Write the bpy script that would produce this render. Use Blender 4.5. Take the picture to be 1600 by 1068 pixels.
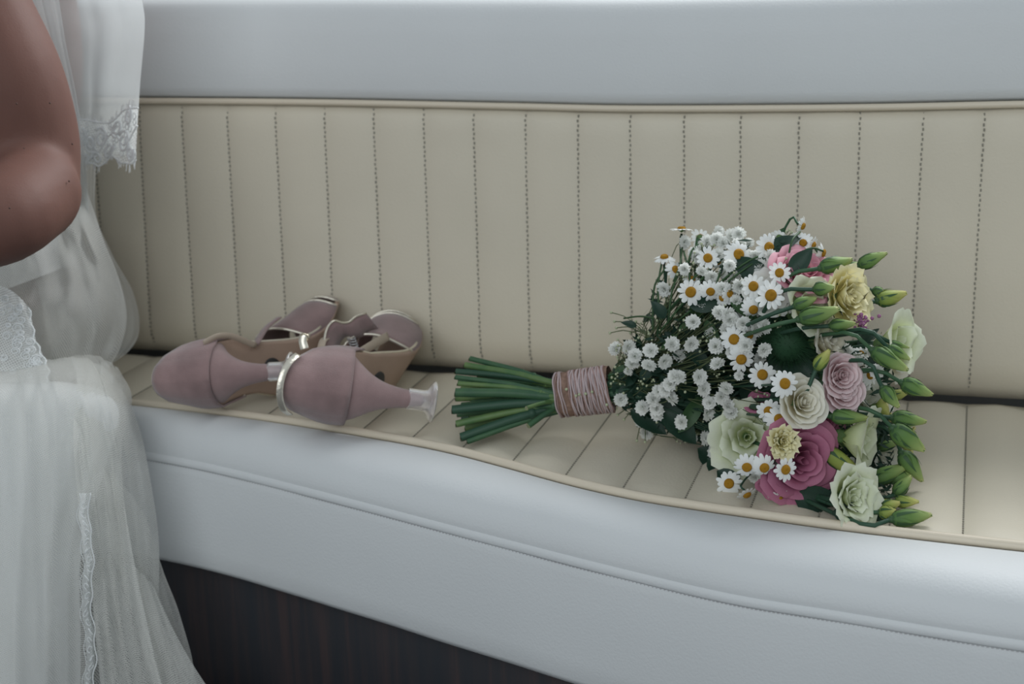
import bpy, bmesh, math, random
from math import sin, cos, pi, sqrt, exp
from mathutils import Vector, Matrix, Quaternion, noise

random.seed(7)
S = 0.05                    # one pleat width = 5 cm; most plans below are in pleat widths
sc = bpy.context.scene
C = sc.collection
for o in list(bpy.data.objects):
    bpy.data.objects.remove(o)

# ------------------------------------------------------------------ camera
FPX = 2395.0
CF = Vector((-0.28039349, 0.92264427, -0.26477734))
CR = Vector((0.95861218, 0.28335897, -0.02775569))
CU = Vector((-0.04941841, 0.26160129, 0.96391005))
CP = Vector((14.83403134, -26.81383753, 8.32669843))
cd = bpy.data.cameras.new('camera')
cam = bpy.data.objects.new('camera', cd)
C.objects.link(cam)
cd.sensor_width = 36.0
cd.lens = 36.0 * FPX / 1600.0
cd.clip_start = 0.02
m = Matrix((CR, CU, -CF)).transposed().to_4x4()
m.translation = CP * S
cam.matrix_world = m
cd.dof.use_dof = True
cd.dof.focus_distance = 1.12
cd.dof.aperture_fstop = 8.0
sc.camera = cam

# ------------------------------------------------------------------ light
sc.view_settings.view_transform = 'Standard'
sc.view_settings.look = 'None'
sc.view_settings.gamma = 1.0
sc.view_settings.use_curve_mapping = False
sc.view_settings.exposure = -0.10
w = bpy.data.worlds.new('overcast daylight')
sc.world = w
w.use_nodes = True
bg = w.node_tree.nodes['Background']
bg.inputs[0].default_value = (0.84, 0.93, 1.0, 1)
bg.inputs[1].default_value = 0.42


def area(name, loc, target, sx, sy, power, col):
    ld = bpy.data.lights.new(name, 'AREA')
    ld.shape = 'RECTANGLE'
    ld.size = sx
    ld.size_y = sy
    ld.energy = power
    ld.color = col
    o = bpy.data.objects.new(name, ld)
    C.objects.link(o)
    o.location = loc
    d = Vector(target) - Vector(loc)
    o.rotation_euler = d.to_track_quat('-Z', 'Y').to_euler()
    return o


area('cabin_window_light', (0.95, 0.85, 1.2), (0.5, -0.25, 0.0), 1.3, 0.6, 38.0, (0.96, 0.98, 1.0))
area('saloon_fill', (0.35, -3.2, 1.5), (0.4, 0.0, 0.0), 3.0, 1.8, 43.0, (0.92, 0.97, 1.0))  # fill lamp added on the camera side to brighten the bench front and back


# ------------------------------------------------------------------ pixel -> place helpers (survey of the photo)
def ray(px, py):
    return CF * FPX + CR * (px - 800) - CU * (py - 534)


def at_y(px, py, y):
    d = ray(px, py)
    return CP + d * ((y - CP.y) / d.y)


def at_z(px, py, z):
    d = ray(px, py)
    return CP + d * ((z - CP.z) / d.z)


def cdir(r, u, t):
    """direction given as right / up / towards the viewer of the survey"""
    return (CR * r + CU * u - CF * t).normalized()


def lerp(a, b, t):
    return a + (b - a) * t


def interp(tab, x):
    if x <= tab[0][0]:
        (x0, y0), (x1, y1) = tab[0], tab[1]
        return y0 + (y1 - y0) * (x - x0) / (x1 - x0)
    for i in range(len(tab) - 1):
        x0, y0 = tab[i]
        x1, y1 = tab[i + 1]
        if x <= x1:
            # catmull-rom style smooth interpolation
            ym = tab[i - 1] if i > 0 else (2 * x0 - x1, 2 * y0 - y1)
            yp = tab[i + 2] if i + 2 < len(tab) else (2 * x1 - x0, 2 * y1 - y0)
            t = (x - x0) / (x1 - x0)
            m0 = (y1 - ym[1]) / (x1 - ym[0]) * (x1 - x0)
            m1 = (yp[1] - y0) / (yp[0] - x0) * (x1 - x0)
            return ((2 * t**3 - 3 * t**2 + 1) * y0 + (t**3 - 2 * t**2 + t) * m0
                    + (-2 * t**3 + 3 * t**2) * y1 + (t**3 - t**2) * m1)
    (x0, y0), (x1, y1) = tab[-2], tab[-1]
    return y0 + (y1 - y0) * (x - x0) / (x1 - x0)


def smooth(a, b, x):
    t = max(0.0, min(1.0, (x - a) / (b - a)))
    return t * t * (3 - 2 * t)


def catmull(pts, n):
    """resample a polyline of Vectors to n points on a Catmull-Rom curve"""
    P = [2 * pts[0] - pts[1]] + list(pts) + [2 * pts[-1] - pts[-2]]
    out = []
    segs = len(pts) - 1
    for i in range(n):
        s = i / (n - 1) * segs
        k = min(int(s), segs - 1)
        t = s - k
        a, b, c, d = P[k], P[k + 1], P[k + 2], P[k + 3]
        out.append(0.5 * ((2 * b) + (c - a) * t + (2 * a - 5 * b + 4 * c - d) * t * t
                          + (3 * b - 3 * c + d - a) * t**3))
    return out


# ------------------------------------------------------------------ materials
def mat(name, col, rough=0.6, spec=0.4, metal=0.0, noise_amt=0.0, noise_scale=20.0, col2=None,
        bump=0.0, bump_scale=200.0, sheen=0.0, trans=0.0, sss=0.0, coord='Object', stretch=(1, 1, 1)):
    mt = bpy.data.materials.new(name)
    mt.use_nodes = True
    nt = mt.node_tree
    N, L = nt.nodes, nt.links
    b = N['Principled BSDF']
    b.inputs['Base Color'].default_value = (*col, 1)
    b.inputs['Roughness'].default_value = rough
    b.inputs['Specular IOR Level'].default_value = spec
    b.inputs['Metallic'].default_value = metal
    if sheen:
        b.inputs['Sheen Weight'].default_value = sheen
        b.inputs['Sheen Roughness'].default_value = 0.6
    if sss:
        b.inputs['Subsurface Weight'].default_value = sss
        b.inputs['Subsurface Scale'].default_value = 0.004
        b.inputs['Subsurface Radius'].default_value = (1.0, 0.4, 0.25)
    tc = N.new('ShaderNodeTexCoord')
    mp = N.new('ShaderNodeMapping')
    mp.inputs['Scale'].default_value = stretch
    L.new(tc.outputs[coord], mp.inputs[0])
    if noise_amt or col2:
        nz = N.new('ShaderNodeTexNoise')
        nz.inputs['Scale'].default_value = noise_scale
        nz.inputs['Detail'].default_value = 4
        L.new(mp.outputs[0], nz.inputs['Vector'])
        rp = N.new('ShaderNodeValToRGB')
        rp.color_ramp.elements[0].position = 0.3
        rp.color_ramp.elements[1].position = 0.7
        c2 = col2 if col2 else tuple(c * (1 - noise_amt) for c in col)
        rp.color_ramp.elements[0].color = (*c2, 1)
        rp.color_ramp.elements[1].color = (*col, 1)
        L.new(nz.outputs['Fac'], rp.inputs[0])
        L.new(rp.outputs[0], b.inputs['Base Color'])
    if bump:
        n2 = N.new('ShaderNodeTexNoise')
        n2.inputs['Scale'].default_value = bump_scale
        n2.inputs['Detail'].default_value = 3
        L.new(mp.outputs[0], n2.inputs['Vector'])
        bp = N.new('ShaderNodeBump')
        bp.inputs['Strength'].default_value = bump
        bp.inputs['Distance'].default_value = 0.001
        L.new(n2.outputs['Fac'], bp.inputs['Height'])
        L.new(bp.outputs[0], b.inputs['Normal'])
    if trans:
        t = N.new('ShaderNodeBsdfTranslucent')
        t.inputs[0].default_value = (*col, 1)
        mx = N.new('ShaderNodeMixShader')
        mx.inputs[0].default_value = trans
        out = N['Material Output']
        L.new(b.outputs[0], mx.inputs[1])
        L.new(t.outputs[0], mx.inputs[2])
        L.new(mx.outputs[0], out.inputs[0])
    return mt


def grad_mat(name, stops, rough=0.55, trans=0.25, noise_amt=0.12):
    """petal material coloured along the petal's own length (UV v)"""
    mt = bpy.data.materials.new(name)
    mt.use_nodes = True
    nt = mt.node_tree
    N, L = nt.nodes, nt.links
    b = N['Principled BSDF']
    b.inputs['Roughness'].default_value = rough
    b.inputs['Specular IOR Level'].default_value = 0.25
    tc = N.new('ShaderNodeTexCoord')
    sp = N.new('ShaderNodeSeparateXYZ')
    L.new(tc.outputs['UV'], sp.inputs[0])
    rp = N.new('ShaderNodeValToRGB')
    cr = rp.color_ramp
    cr.elements[0].position, cr.elements[0].color = stops[0][0], (*stops[0][1], 1)
    cr.elements[1].position, cr.elements[1].color = stops[-1][0], (*stops[-1][1], 1)
    for p, c in stops[1:-1]:
        e = cr.elements.new(p)
        e.color = (*c, 1)
    L.new(sp.outputs[1], rp.inputs[0])
    nz = N.new('ShaderNodeTexNoise')
    nz.inputs['Scale'].default_value = 260
    mp = N.new('ShaderNodeMapping')
    L.new(tc.outputs['Object'], mp.inputs[0])
    L.new(mp.outputs[0], nz.inputs['Vector'])
    mx = N.new('ShaderNodeMixRGB')
    mx.blend_type = 'MULTIPLY'
    mx.inputs[0].default_value = 1.0
    r2 = N.new('ShaderNodeValToRGB')
    r2.color_ramp.elements[0].color = (1 - noise_amt,) * 3 + (1,)
    r2.color_ramp.elements[1].color = (1, 1, 1, 1)
    L.new(nz.outputs['Fac'], r2.inputs[0])
    L.new(rp.outputs[0], mx.inputs[1])
    L.new(r2.outputs[0], mx.inputs[2])
    L.new(mx.outputs[0], b.inputs['Base Color'])
    t = N.new('ShaderNodeBsdfTranslucent')
    L.new(mx.outputs[0], t.inputs[0])
    ms = N.new('ShaderNodeMixShader')
    ms.inputs[0].default_value = trans
    L.new(b.outputs[0], ms.inputs[1])
    L.new(t.outputs[0], ms.inputs[2])
    L.new(ms.outputs[0], N['Material Output'].inputs[0])
    return mt


def tulle_mat(name, col, density, cell=0.0016, hole=0.5):
    """net of threads: a fine grid of see-through holes in the cloth's own UV metres"""
    mt = bpy.data.materials.new(name)
    mt.use_nodes = True
    nt = mt.node_tree
    N, L = nt.nodes, nt.links
    for n in list(N):
        N.remove(n)
    out = N.new('ShaderNodeOutputMaterial')
    tc = N.new('ShaderNodeTexCoord')
    mp = N.new('ShaderNodeMapping')
    mp.inputs['Scale'].default_value = (1 / cell, 1 / cell, 1 / cell)
    mp.inputs['Rotation'].default_value = (0, 0, 0.5)
    L.new(tc.outputs['UV'], mp.inputs[0])
    vo = N.new('ShaderNodeTexVoronoi')
    vo.inputs['Scale'].default_value = 1.0
    vo.inputs['Randomness'].default_value = 0.25
    vo.feature = 'DISTANCE_TO_EDGE'
    L.new(mp.outputs[0], vo.inputs['Vector'])
    rp = N.new('ShaderNodeMapRange')
    rp.inputs['From Min'].default_value = 0.08
    rp.inputs['From Max'].default_value = 0.3
    rp.inputs['To Min'].default_value = min(1, density + hole * 0.5)
    rp.inputs['To Max'].default_value = max(0, density - hole * 0.5)
    L.new(vo.outputs['Distance'], rp.inputs['Value'])
    nz = N.new('ShaderNodeTexNoise')
    nz.inputs['Scale'].default_value = 14
    L.new(tc.outputs['UV'], nz.inputs['Vector'])
    ad = N.new('ShaderNodeMath')
    ad.operation = 'MULTIPLY_ADD'
    ad.inputs[1].default_value = 0.25
    L.new(nz.outputs['Fac'], ad.inputs[0])
    sb = N.new('ShaderNodeMath')
    sb.operation = 'SUBTRACT'
    sb.use_clamp = True
    L.new(rp.outputs[0], ad.inputs[2])
    L.new(ad.outputs[0], sb.inputs[0])
    sb.inputs[1].default_value = 0.125
    d = N.new('ShaderNodeBsdfDiffuse')
    d.inputs[0].default_value = (*col, 1)
    t = N.new('ShaderNodeBsdfTranslucent')
    t.inputs[0].default_value = (*col, 1)
    m1 = N.new('ShaderNodeMixShader')
    m1.inputs[0].default_value = 0.42
    L.new(d.outputs[0], m1.inputs[1])
    L.new(t.outputs[0], m1.inputs[2])
    tr = N.new('ShaderNodeBsdfTransparent')
    m2 = N.new('ShaderNodeMixShader')
    L.new(sb.outputs[0], m2.inputs[0])
    L.new(tr.outputs[0], m2.inputs[1])
    L.new(m1.outputs[0], m2.inputs[2])
    L.new(m2.outputs[0], out.inputs[0])
    return mt


def wood_mat():
    mt = bpy.data.materials.new('dark walnut veneer')
    mt.use_nodes = True
    N, L = mt.node_tree.nodes, mt.node_tree.links
    b = N['Principled BSDF']
    b.inputs['Roughness'].default_value = 0.42
    b.inputs['Specular IOR Level'].default_value = 0.35
    tc = N.new('ShaderNodeTexCoord')
    mp = N.new('ShaderNodeMapping')
    mp.inputs['Scale'].default_value = (38, 38, 1.6)
    L.new(tc.outputs['Object'], mp.inputs[0])
    nz = N.new('ShaderNodeTexNoise')
    nz.inputs['Scale'].default_value = 2.2
    nz.inputs['Detail'].default_value = 8
    nz.inputs['Roughness'].default_value = 0.65
    L.new(mp.outputs[0], nz.inputs['Vector'])
    rp = N.new('ShaderNodeValToRGB')
    cr = rp.color_ramp
    cr.elements[0].position, cr.elements[0].color = 0.3, (0.016, 0.020, 0.026, 1)
    cr.elements[1].position, cr.elements[1].color = 0.75, (0.052, 0.032, 0.031, 1)
    e = cr.elements.new(0.5)
    e.color = (0.024, 0.023, 0.027, 1)
    L.new(nz.outputs['Fac'], rp.inputs[0])
    L.new(rp.outputs[0], b.inputs['Base Color'])
    return mt


M = {}
M['cream'] = mat('cream vinyl', (0.66, 0.605, 0.49), 0.5, 0.3, noise_amt=0.05, noise_scale=9, bump=0.25, bump_scale=420)
M['cream_pipe'] = mat('cream vinyl piping', (0.66, 0.585, 0.465), 0.45, 0.35, bump=0.15, bump_scale=300)
M['white'] = mat('white vinyl', (0.66, 0.68, 0.685), 0.55, 0.25, noise_amt=0.035, noise_scale=7, bump=0.22, bump_scale=480)
M['stitch'] = mat('dark stitch thread', (0.24, 0.225, 0.185), 0.8)
M['gap'] = mat('dark cushion underside cloth', (0.03, 0.035, 0.04), 0.9)
M['wood'] = wood_mat()
M['floor'] = mat('dark carpet', (0.05, 0.05, 0.055), 0.95, noise_amt=0.4, noise_scale=300)
M['wall'] = mat('painted cabin side', (0.5, 0.5, 0.48), 0.7, noise_amt=0.04)


# ------------------------------------------------------------------ mesh helpers
class MB:
    """collects geometry (scale k applied at build) into ONE mesh"""
    def __init__(self, k=1.0):
        self.v, self.f, self.uv, self.k, self.mi = [], [], [], k, []

    def grid(self, P, closed_u=False, closed_v=False, uvs=None, mi=0):
        """P[i][j] rows of points; faces between"""
        n, mth = len(P), len(P[0])
        base = len(self.v)
        for i, row in enumerate(P):
            for j, p in enumerate(row):
                self.v.append(tuple(p))
                self.uv.append(uvs[i][j] if uvs else (j / max(1, mth - 1), i / max(1, n - 1)))
        for i in range(n if closed_u else n - 1):
            for j in range(mth if closed_v else mth - 1):
                a = base + i * mth + j
                b = base + i * mth + (j + 1) % mth
                c = base + ((i + 1) % n) * mth + (j + 1) % mth
                d = base + ((i + 1) % n) * mth + j
                self.f.append((a, b, c, d))
                self.mi.append(mi)
        return base

    def face(self, idx, mi=0):
        self.f.append(tuple(idx))
        self.mi.append(mi)

    def tube(self, pts, rad, seg=6, cap=True, mi=0, flat=None):
        """tube along Vectors; rad number or list; flat = (normal, ratio) squashes"""
        n = len(pts)
        if not isinstance(rad, (list, tuple)):
            rad = [rad] * n
        rows = []
        up = None
        for i, p in enumerate(pts):
            t = (pts[min(i + 1, n - 1)] - pts[max(i - 1, 0)])
            t = t.normalized() if t.length > 1e-9 else Vector((0, 0, 1))
            if up is None:
                up = Vector((0, 0, 1)) if abs(t.z) < 0.9 else Vector((1, 0, 0))
                if flat:
                    up = Vector(flat[0])
            sd = t.cross(up)
            sd = sd.normalized() if sd.length > 1e-6 else t.orthogonal().normalized()
            u2 = sd.cross(t).normalized()
            up = u2 if not flat else Vector(flat[0])
            rr = rad[i]
            kf = flat[1] if flat else 1.0
            rows.append([p + sd * (cos(a) * rr) + u2 * (sin(a) * rr * kf)
                         for a in [2 * pi * j / seg for j in range(seg)]])
        b = self.grid(rows, closed_v=True, mi=mi)
        if cap:
            self.face([b + j for j in range(seg)][::-1], mi)
            self.face([b + (n - 1) * seg + j for j in range(seg)], mi)

    def box(self, c, ax, ay, az, mi=0):
        b = len(self.v)
        for sx in (-1, 1):
            for sy in (-1, 1):
                for sz in (-1, 1):
                    self.v.append(tuple(c + ax * sx + ay * sy + az * sz))
                    self.uv.append((0, 0))
        for q in ((0, 1, 3, 2), (4, 6, 7, 5), (0, 4, 5, 1), (2, 3, 7, 6), (0, 2, 6, 4), (1, 5, 7, 3)):
            self.face([b + i for i in q], mi)

    def ball(self, c, r, seg=8, rings=5, sc3=(1, 1, 1), mi=0):
        rows = []
        for i in range(rings + 1):
            th = pi * i / rings
            rows.append([c + Vector((sin(th) * cos(2 * pi * j / seg) * r * sc3[0],
                                     sin(th) * sin(2 * pi * j / seg) * r * sc3[1],
                                     cos(th) * r * sc3[2])) for j in range(seg)])
        self.grid(rows, closed_v=True, mi=mi)

    def mesh(self, name, mats, smooth_=True):
        me = bpy.data.meshes.new(name)
        k = self.k
        me.from_pydata([(a * k, b * k, c * k) for a, b, c in self.v], [], self.f)
        if not isinstance(mats, (list, tuple)):
            mats = [mats]
        for x in mats:
            me.materials.append(x)
        ul = me.uv_layers.new(name='UVMap')
        vi = [0] * len(me.loops)
        me.loops.foreach_get('vertex_index', vi)
        fl = []
        for i in vi:
            fl.extend(self.uv[i])
        ul.data.foreach_set('uv', fl)
        me.polygons.foreach_set('material_index', self.mi)
        me.polygons.foreach_set('use_smooth', [smooth_] * len(me.polygons))
        me.update()
        return me

    def build(self, name, mats, parent=None, smooth_=True, clean=False):
        me = self.mesh(name, mats, smooth_)
        if clean:
            bm = bmesh.new()
            bm.from_mesh(me)
            bmesh.ops.remove_doubles(bm, verts=bm.verts, dist=1e-5)
            bmesh.ops.recalc_face_normals(bm, faces=bm.faces)
            bm.to_mesh(me)
            bm.free()
        o = bpy.data.objects.new(name, me)
        C.objects.link(o)
        if parent:
            o.parent = parent
        return o


def tag(o, label=None, cat=None, group=None, kind=None):
    if label:
        o['label'] = label
    if cat:
        o['category'] = cat
    if group:
        o['group'] = group
    if kind:
        o['kind'] = kind
    return o


def empty(name, loc=(0, 0, 0)):
    o = bpy.data.objects.new(name, None)
    C.objects.link(o)
    o.location = loc
    o.empty_display_size = 0.02
    return o


def inst(name, me, parent, mtx=None):
    o = bpy.data.objects.new(name, me)
    C.objects.link(o)
    o.parent = parent
    if mtx is not None:
        o.matrix_local = mtx
    return o


def modify(o, typ, **kw):
    md = o.modifiers.new(typ.lower(), typ)
    for k, v in kw.items():
        setattr(md, k, v)
    return md


# ================================================================== THE SETTING
FZ = -8.4
b = MB(S)
b.box(Vector((6, -8, FZ - 0.4)), Vector((44, 0, 0)), Vector((0, 42, 0)), Vector((0, 0, 0.4)))
tag(b.build('floor', M['floor'], smooth_=False), kind='structure')
b = MB(S)
b.box(Vector((6, 3.6, -1.0)), Vector((30, 0, 0)), Vector((0, 0.8, 0)), Vector((0, 0, 7.4)))
tag(b.build('wall_back', M['wall'], smooth_=False), kind='structure')

# plan curves (pleat widths)
PIPE = [(-16, -3.0), (-8, -3.02), (-3, -3.05), (0.27, -3.17), (1.21, -3.23), (2.96, -3.44), (4.3, -3.7), (6.1, -4.12),
        (7.06, -4.43), (8.11, -4.89), (9.29, -5.43), (10.37, -5.80), (11.37, -6.0), (12.31, -6.15),
        (13.23, -6.29), (14.11, -6.38), (14.96, -6.45), (15.79, -6.51), (19, -6.6), (23, -6.6)]
SEAM = [(-16, -3.7), (-8, -3.72), (-3, -3.78), (0, -3.9), (1.15, -4.02), (2.65, -4.38), (5.3, -5.28), (7.35, -6.02), (8.5, -6.43),
        (10.1, -6.99), (12.0, -7.57), (13.4, -7.78), (14.5, -7.95), (15.8, -8.12), (19, -8.35), (23, -8.4)]
ZSEAM, ZBOT = -0.65, -2.7
X0, X1 = -16, 23
TOPDX = {-1: .07, 0: 0, 1: -.02, 2: 0, 3: .02, 4: .02, 5: .02, 6: 0, 7: 0, 8: -.01, 9: -.045, 10: -.07, 11: -.065,
         12: -.05, 13: -.01, 14: .045, 15: .04}
BOTDX = {-1: -.04, 0: -.03, 1: -.03, 3: .02, 4: .05, 5: .06, 6: .04, 7: .02, 15: .02}
HB = 5.0


def ztop(x):   # the piping line of the backrest sags and rises a little
    return interp([(-14, 5.05), (-0.6, 5.06), (3, 5.05), (6.8, 5.0), (9, 4.97), (13, 5.02), (16, 5.1), (21, 5.2)], x)


def back_y(z):
    return 0.037 * z + 0.22 * exp(-(z / 0.28) ** 2) + 0.05 * smooth(HB - 0.25, HB, z)


# ------------------------------------------------------------------ backrest
br = empty('bench', (0.25, -0.2, FZ * S))
tag(br, 'built-in cream and white vinyl bench with channelled back over a dark wood base', 'bench')


def under(o, par):
    """keeps world placement for geometry authored in world coordinates"""
    o.parent = par
    o.matrix_parent_inverse = par.matrix_world.inverted() if par.matrix_world != Matrix() else Matrix.Translation(-par.location)
    return o


def attach(o, root):
    o.parent = root
    o.location = -Vector(root.location)
    return o


def seam_x(n, t):
    return n + lerp(BOTDX.get(n, 0), TOPDX.get(n, 0), t)


for n in range(X0, X1):
    b = MB(S)
    rows = []
    nz_, nx_ = 22, 10
    for i in range(nz_ + 1):
        t = i / nz_
        row = []
        for j in range(nx_ + 1):
            u = j / nx_
            x = lerp(seam_x(n, t), seam_x(n + 1, t), u)
            z = t * ztop(x)
            puff = 0.06 * (1 - abs(2 * u - 1) ** 2.6) * (0.35 + 0.65 * smooth(0, 0.25, t) * smooth(1.02, 0.93, t))
            wob = 0.012 * noise.noise(Vector((x * 1.3, z * 1.1, 3.0)))
            row.append(Vector((x, back_y(z) - puff + wob + 0.03, z)))
        rows.append(row)
    rows.insert(0, [p + Vector((0, 0.35, -0.02)) for p in rows[0]])
    rows.append([p + Vector((0, 0.2, 0.02)) for p in rows[-1]])
    b.grid(rows)
    pl = attach(b.build('back_channel', M['cream']), br)
    if -2 <= n <= 17:
        s = MB(S)
        k = 0
        z = 0.12
        while z < ztop(n) - 0.05:
            t = z / ztop(n)
            x = seam_x(n, t)
            s.box(Vector((x + 0.006 * (-1) ** k, back_y(z) + 0.028, z)), Vector((0.014, 0, 0)),
                  Vector((0, 0.012, 0)), Vector((0, 0, 0.024)))
            z += 0.085
            k += 1
        st = s.build('stitching', M['stitch'], pl, smooth_=False)
        st['kind'] = 'stuff'
# body behind the channels
b = MB(S)
b.box(Vector(((X0 + X1) / 2, 1.35, 2.6)), Vector(((X1 - X0) / 2, 0, 0)), Vector((0, 1.0, 0)), Vector((0, 0, 2.5)))
attach(b.build('back_board', M['cream'], smooth_=False), br)
# piping
b = MB(S)
b.tube([Vector((x * 0.5, back_y(HB) - 0.055, ztop(x * 0.5) + 0.055)) for x in range(X0 * 2, X1 * 2 + 1)], 0.062, 10)
attach(b.build('top_piping', M['cream_pipe']), br)
# white roll on top
b = MB(S)
rows = []
for i in range(X0 * 2, X1 * 2 + 1):
    x = i * 0.5
    z0 = ztop(x) + 0.09
    prof = [(0.30, 0.0), (0.20, 0.02), (0.10, 0.08), (0.06, 0.25), (0.06, 0.7), (0.10, 1.2), (0.17, 1.55), (0.30, 1.76),
            (0.55, 1.88), (1.0, 1.95), (1.6, 1.95), (2.1, 1.85), (2.35, 1.5), (2.4, 0.9), (2.4, 0.0)]
    rows.append([Vector((x, y + 0.1 + 0.015 * noise.noise(Vector((x * .5, z, 1))), z0 + z)) for y, z in prof])
b.grid(rows)
attach(b.build('top_roll', M['white']), br)

# ------------------------------------------------------------------ seat
bs = br


def py_(x):
    return interp(PIPE, x)


def sy_(x):
    return interp(SEAM, x)


def seat_z(x, y):
    """top of the cream seat; slight swell of each channel"""
    u = x - math.floor(x)
    yf = py_(x)
    e = smooth(0.0, 0.25, y - yf) * smooth(0.0, 0.35, 0.02 - y)
    return -0.085 + 0.095 * (1 - abs(2 * u - 1) ** 2.3) * (0.25 + 0.75 * e) + 0.0


for n in range(X0, X1):
    b = MB(S)
    rows = []
    ny = 20
    for i in range(ny + 1):
        t = i / ny
        row = []
        for j in range(11):
            u = j / 10
            x = n + min(max(u, 0.0001), 0.9999)
            y = lerp(0.02, py_(x) + 0.02, t)
            wr = 0.012 * noise.noise(Vector((x * 3.0, y * 1.1, 7.0))) * sin(pi * u)
            row.append(Vector((n + u, y, seat_z(x, y) + wr)))
        rows.append(row)
    rows.insert(0, [p + Vector((0, 0.1, -0.4)) for p in rows[0]])
    rows.append([p + Vector((0, -0.03, -0.1)) for p in rows[-1]])
    b.grid(rows)
    pl = attach(b.build('seat_channel', M['cream']), bs)
    if 0 <= n <= 17:
        s = MB(S)
        y = -0.12
        while y > py_(n) + 0.1:
            s.box(Vector((n, y, seat_z(n + 1e-4, y) + 0.002)), Vector((0.013, 0, 0)), Vector((0, 0.022, 0)),
                  Vector((0, 0, 0.012)))
            y -= 0.085
        st = s.build('stitching', M['stitch'], pl, smooth_=False)
        st['kind'] = 'stuff'
b = MB(S)
NX = [X0 + i * 0.25 for i in range(int((X1 - X0) * 4) + 1)]
b.tube([Vector((x, py_(x) - 0.05, 0.03)) for x in NX], 0.075, 10)
attach(b.build('seat_piping', M['cream_pipe']), bs)
b = MB(S)
rows = []
for x in NX:
    y0, y1 = py_(x) - 0.12, sy_(x)
    wdt = y0 - y1
    prof = [(0.0, -0.14), (0.02, -0.01), (0.08, 0.02), (0.2, 0.05), (0.42, 0.06), (0.62, 0.02), (0.78, -0.06), (0.9, -0.2),
            (0.97, -0.36), (1.0, -0.5), (1.005, -0.6), (0.98, -0.66)]
    rows.append([Vector((x, y0 - wdt * a, z + 0.02 * noise.noise(Vector((x * .6, a * 2, 5))) * (1 if 0.1 < a < 0.97 else 0)))
                 for a, z in prof])
b.grid(rows)
attach(b.build('front_roll', M['white']), bs)
b = MB(S)
b.grid([[Vector((x, sy_(x) + a, ZSEAM + z)) for a, z in ((.05, .06), (0.0, .055), (-.03, .03), (-.045, -.02), (-.045, -.07), (-.03, -.095), (0.0, -.10))] for x in NX])
attach(b.build('seam_welt', M['white']), bs)
b = MB(S)
rows = []
for x in NX:
    y1 = sy_(x)
    prof = [(0.04, ZSEAM), (-0.01, ZSEAM - 0.09), (-0.035, ZSEAM - 0.25), (-0.05, ZSEAM - 0.9), (-0.03, ZSEAM - 1.6),
            (0.0, ZBOT + 0.12), (0.05, ZBOT + 0.02), (0.16, ZBOT), (0.8, ZBOT), (2.5, ZBOT)]
    rows.append([Vector((x, y1 + a + 0.012 * noise.noise(Vector((x * .9, z * 1.5, 9))), z)) for a, z in prof])
b.grid(rows)
attach(b.build('front_panel', M['white']), bs)
s = MB(S)
for i in range(int((X1 - 0) / 0.06)):
    x = 0.0 + i * 0.06
    s.box(Vector((x, sy_(x) - 0.012, ZSEAM - 0.112)), Vector((0.018, 0, 0)), Vector((0, 0.006, 0)), Vector((0, 0, 0.007)))
st = attach(s.build('seam_stitching', mat('grey stitch thread', (0.5, 0.5, 0.51), 0.8), smooth_=False), bs)
st['kind'] = 'stuff'
b = MB(S)   # padding inside
rows = [[Vector((x, y, z)) for y, z in ((0.1, -0.2), (sy_(x) + 0.5, -0.25), (sy_(x) + 0.2, -0.8), (sy_(x) + 0.25, ZBOT + 0.05),
                                       (0.1, ZBOT + 0.05))] for x in NX]
b.grid(rows)
attach(b.build('seat_padding', M['gap']), bs)

# ------------------------------------------------------------------ base
bb = MB(S)
rows = [[Vector((x, y, z)) for y, z in ((3.0, ZBOT - 0.03), (sy_(x) + 0.5, ZBOT - 0.03), (sy_(x) + 0.45, ZBOT - 0.08),
                                       (sy_(x) + 0.45, FZ), (3.0, FZ))] for x in NX]
bb.grid(rows)
base = attach(bb.build('base_panel', M['wood']), br)
base['label'] = 'dark walnut veneered base panel'

# ================================================================== THE SHOES
M['suede'] = mat('dusty mauve suede', (0.33, 0.218, 0.212), 0.95, 0.1, noise_amt=0.38, noise_scale=34, bump=0.35, bump_scale=900, sheen=0.35)
M['suede_d'] = mat('dusty mauve suede heel', (0.31, 0.208, 0.203), 0.95, 0.1, noise_amt=0.2, noise_scale=60, bump=0.3, bump_scale=900, sheen=0.3)
M['suede_seam'] = mat('suede seam', (0.17, 0.12, 0.125), 0.95, 0.1)
M['thread'] = mat('pale mauve thread', (0.5, 0.38, 0.37), 0.8)
M['gold'] = mat('pale gold foil leather', (0.80, 0.75, 0.64), 0.33, 0.5, metal=0.75, bump=0.5, bump_scale=260)
M['tan'] = mat('tan leather sole', (0.46, 0.33, 0.255), 0.55, 0.3, noise_amt=0.12, noise_scale=30, bump=0.1)
M['lining'] = mat('dark leather lining', (0.16, 0.12, 0.11), 0.7, 0.2)
M['tanstrap'] = mat('tan strap leather', (0.46, 0.38, 0.30), 0.6, 0.3)
M['black'] = mat('black rubber', (0.035, 0.035, 0.035), 0.5)
M['steel'] = mat('buckle metal', (0.75, 0.66, 0.5), 0.25, 0.5, metal=1.0)
M['spring'] = mat('elastic coil', (0.55, 0.55, 0.56), 0.4, 0.4, metal=0.5)


def glass_mat():
    mt = bpy.data.materials.new('clear plastic heel protector')
    mt.use_nodes = True
    b_ = mt.node_tree.nodes['Principled BSDF']
    b_.inputs['Base Color'].default_value = (0.88, 0.84, 0.84, 1)
    b_.inputs['Roughness'].default_value = 0.22
    b_.inputs['Transmission Weight'].default_value = 0.75
    b_.inputs['IOR'].default_value = 1.35
    return mt


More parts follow.
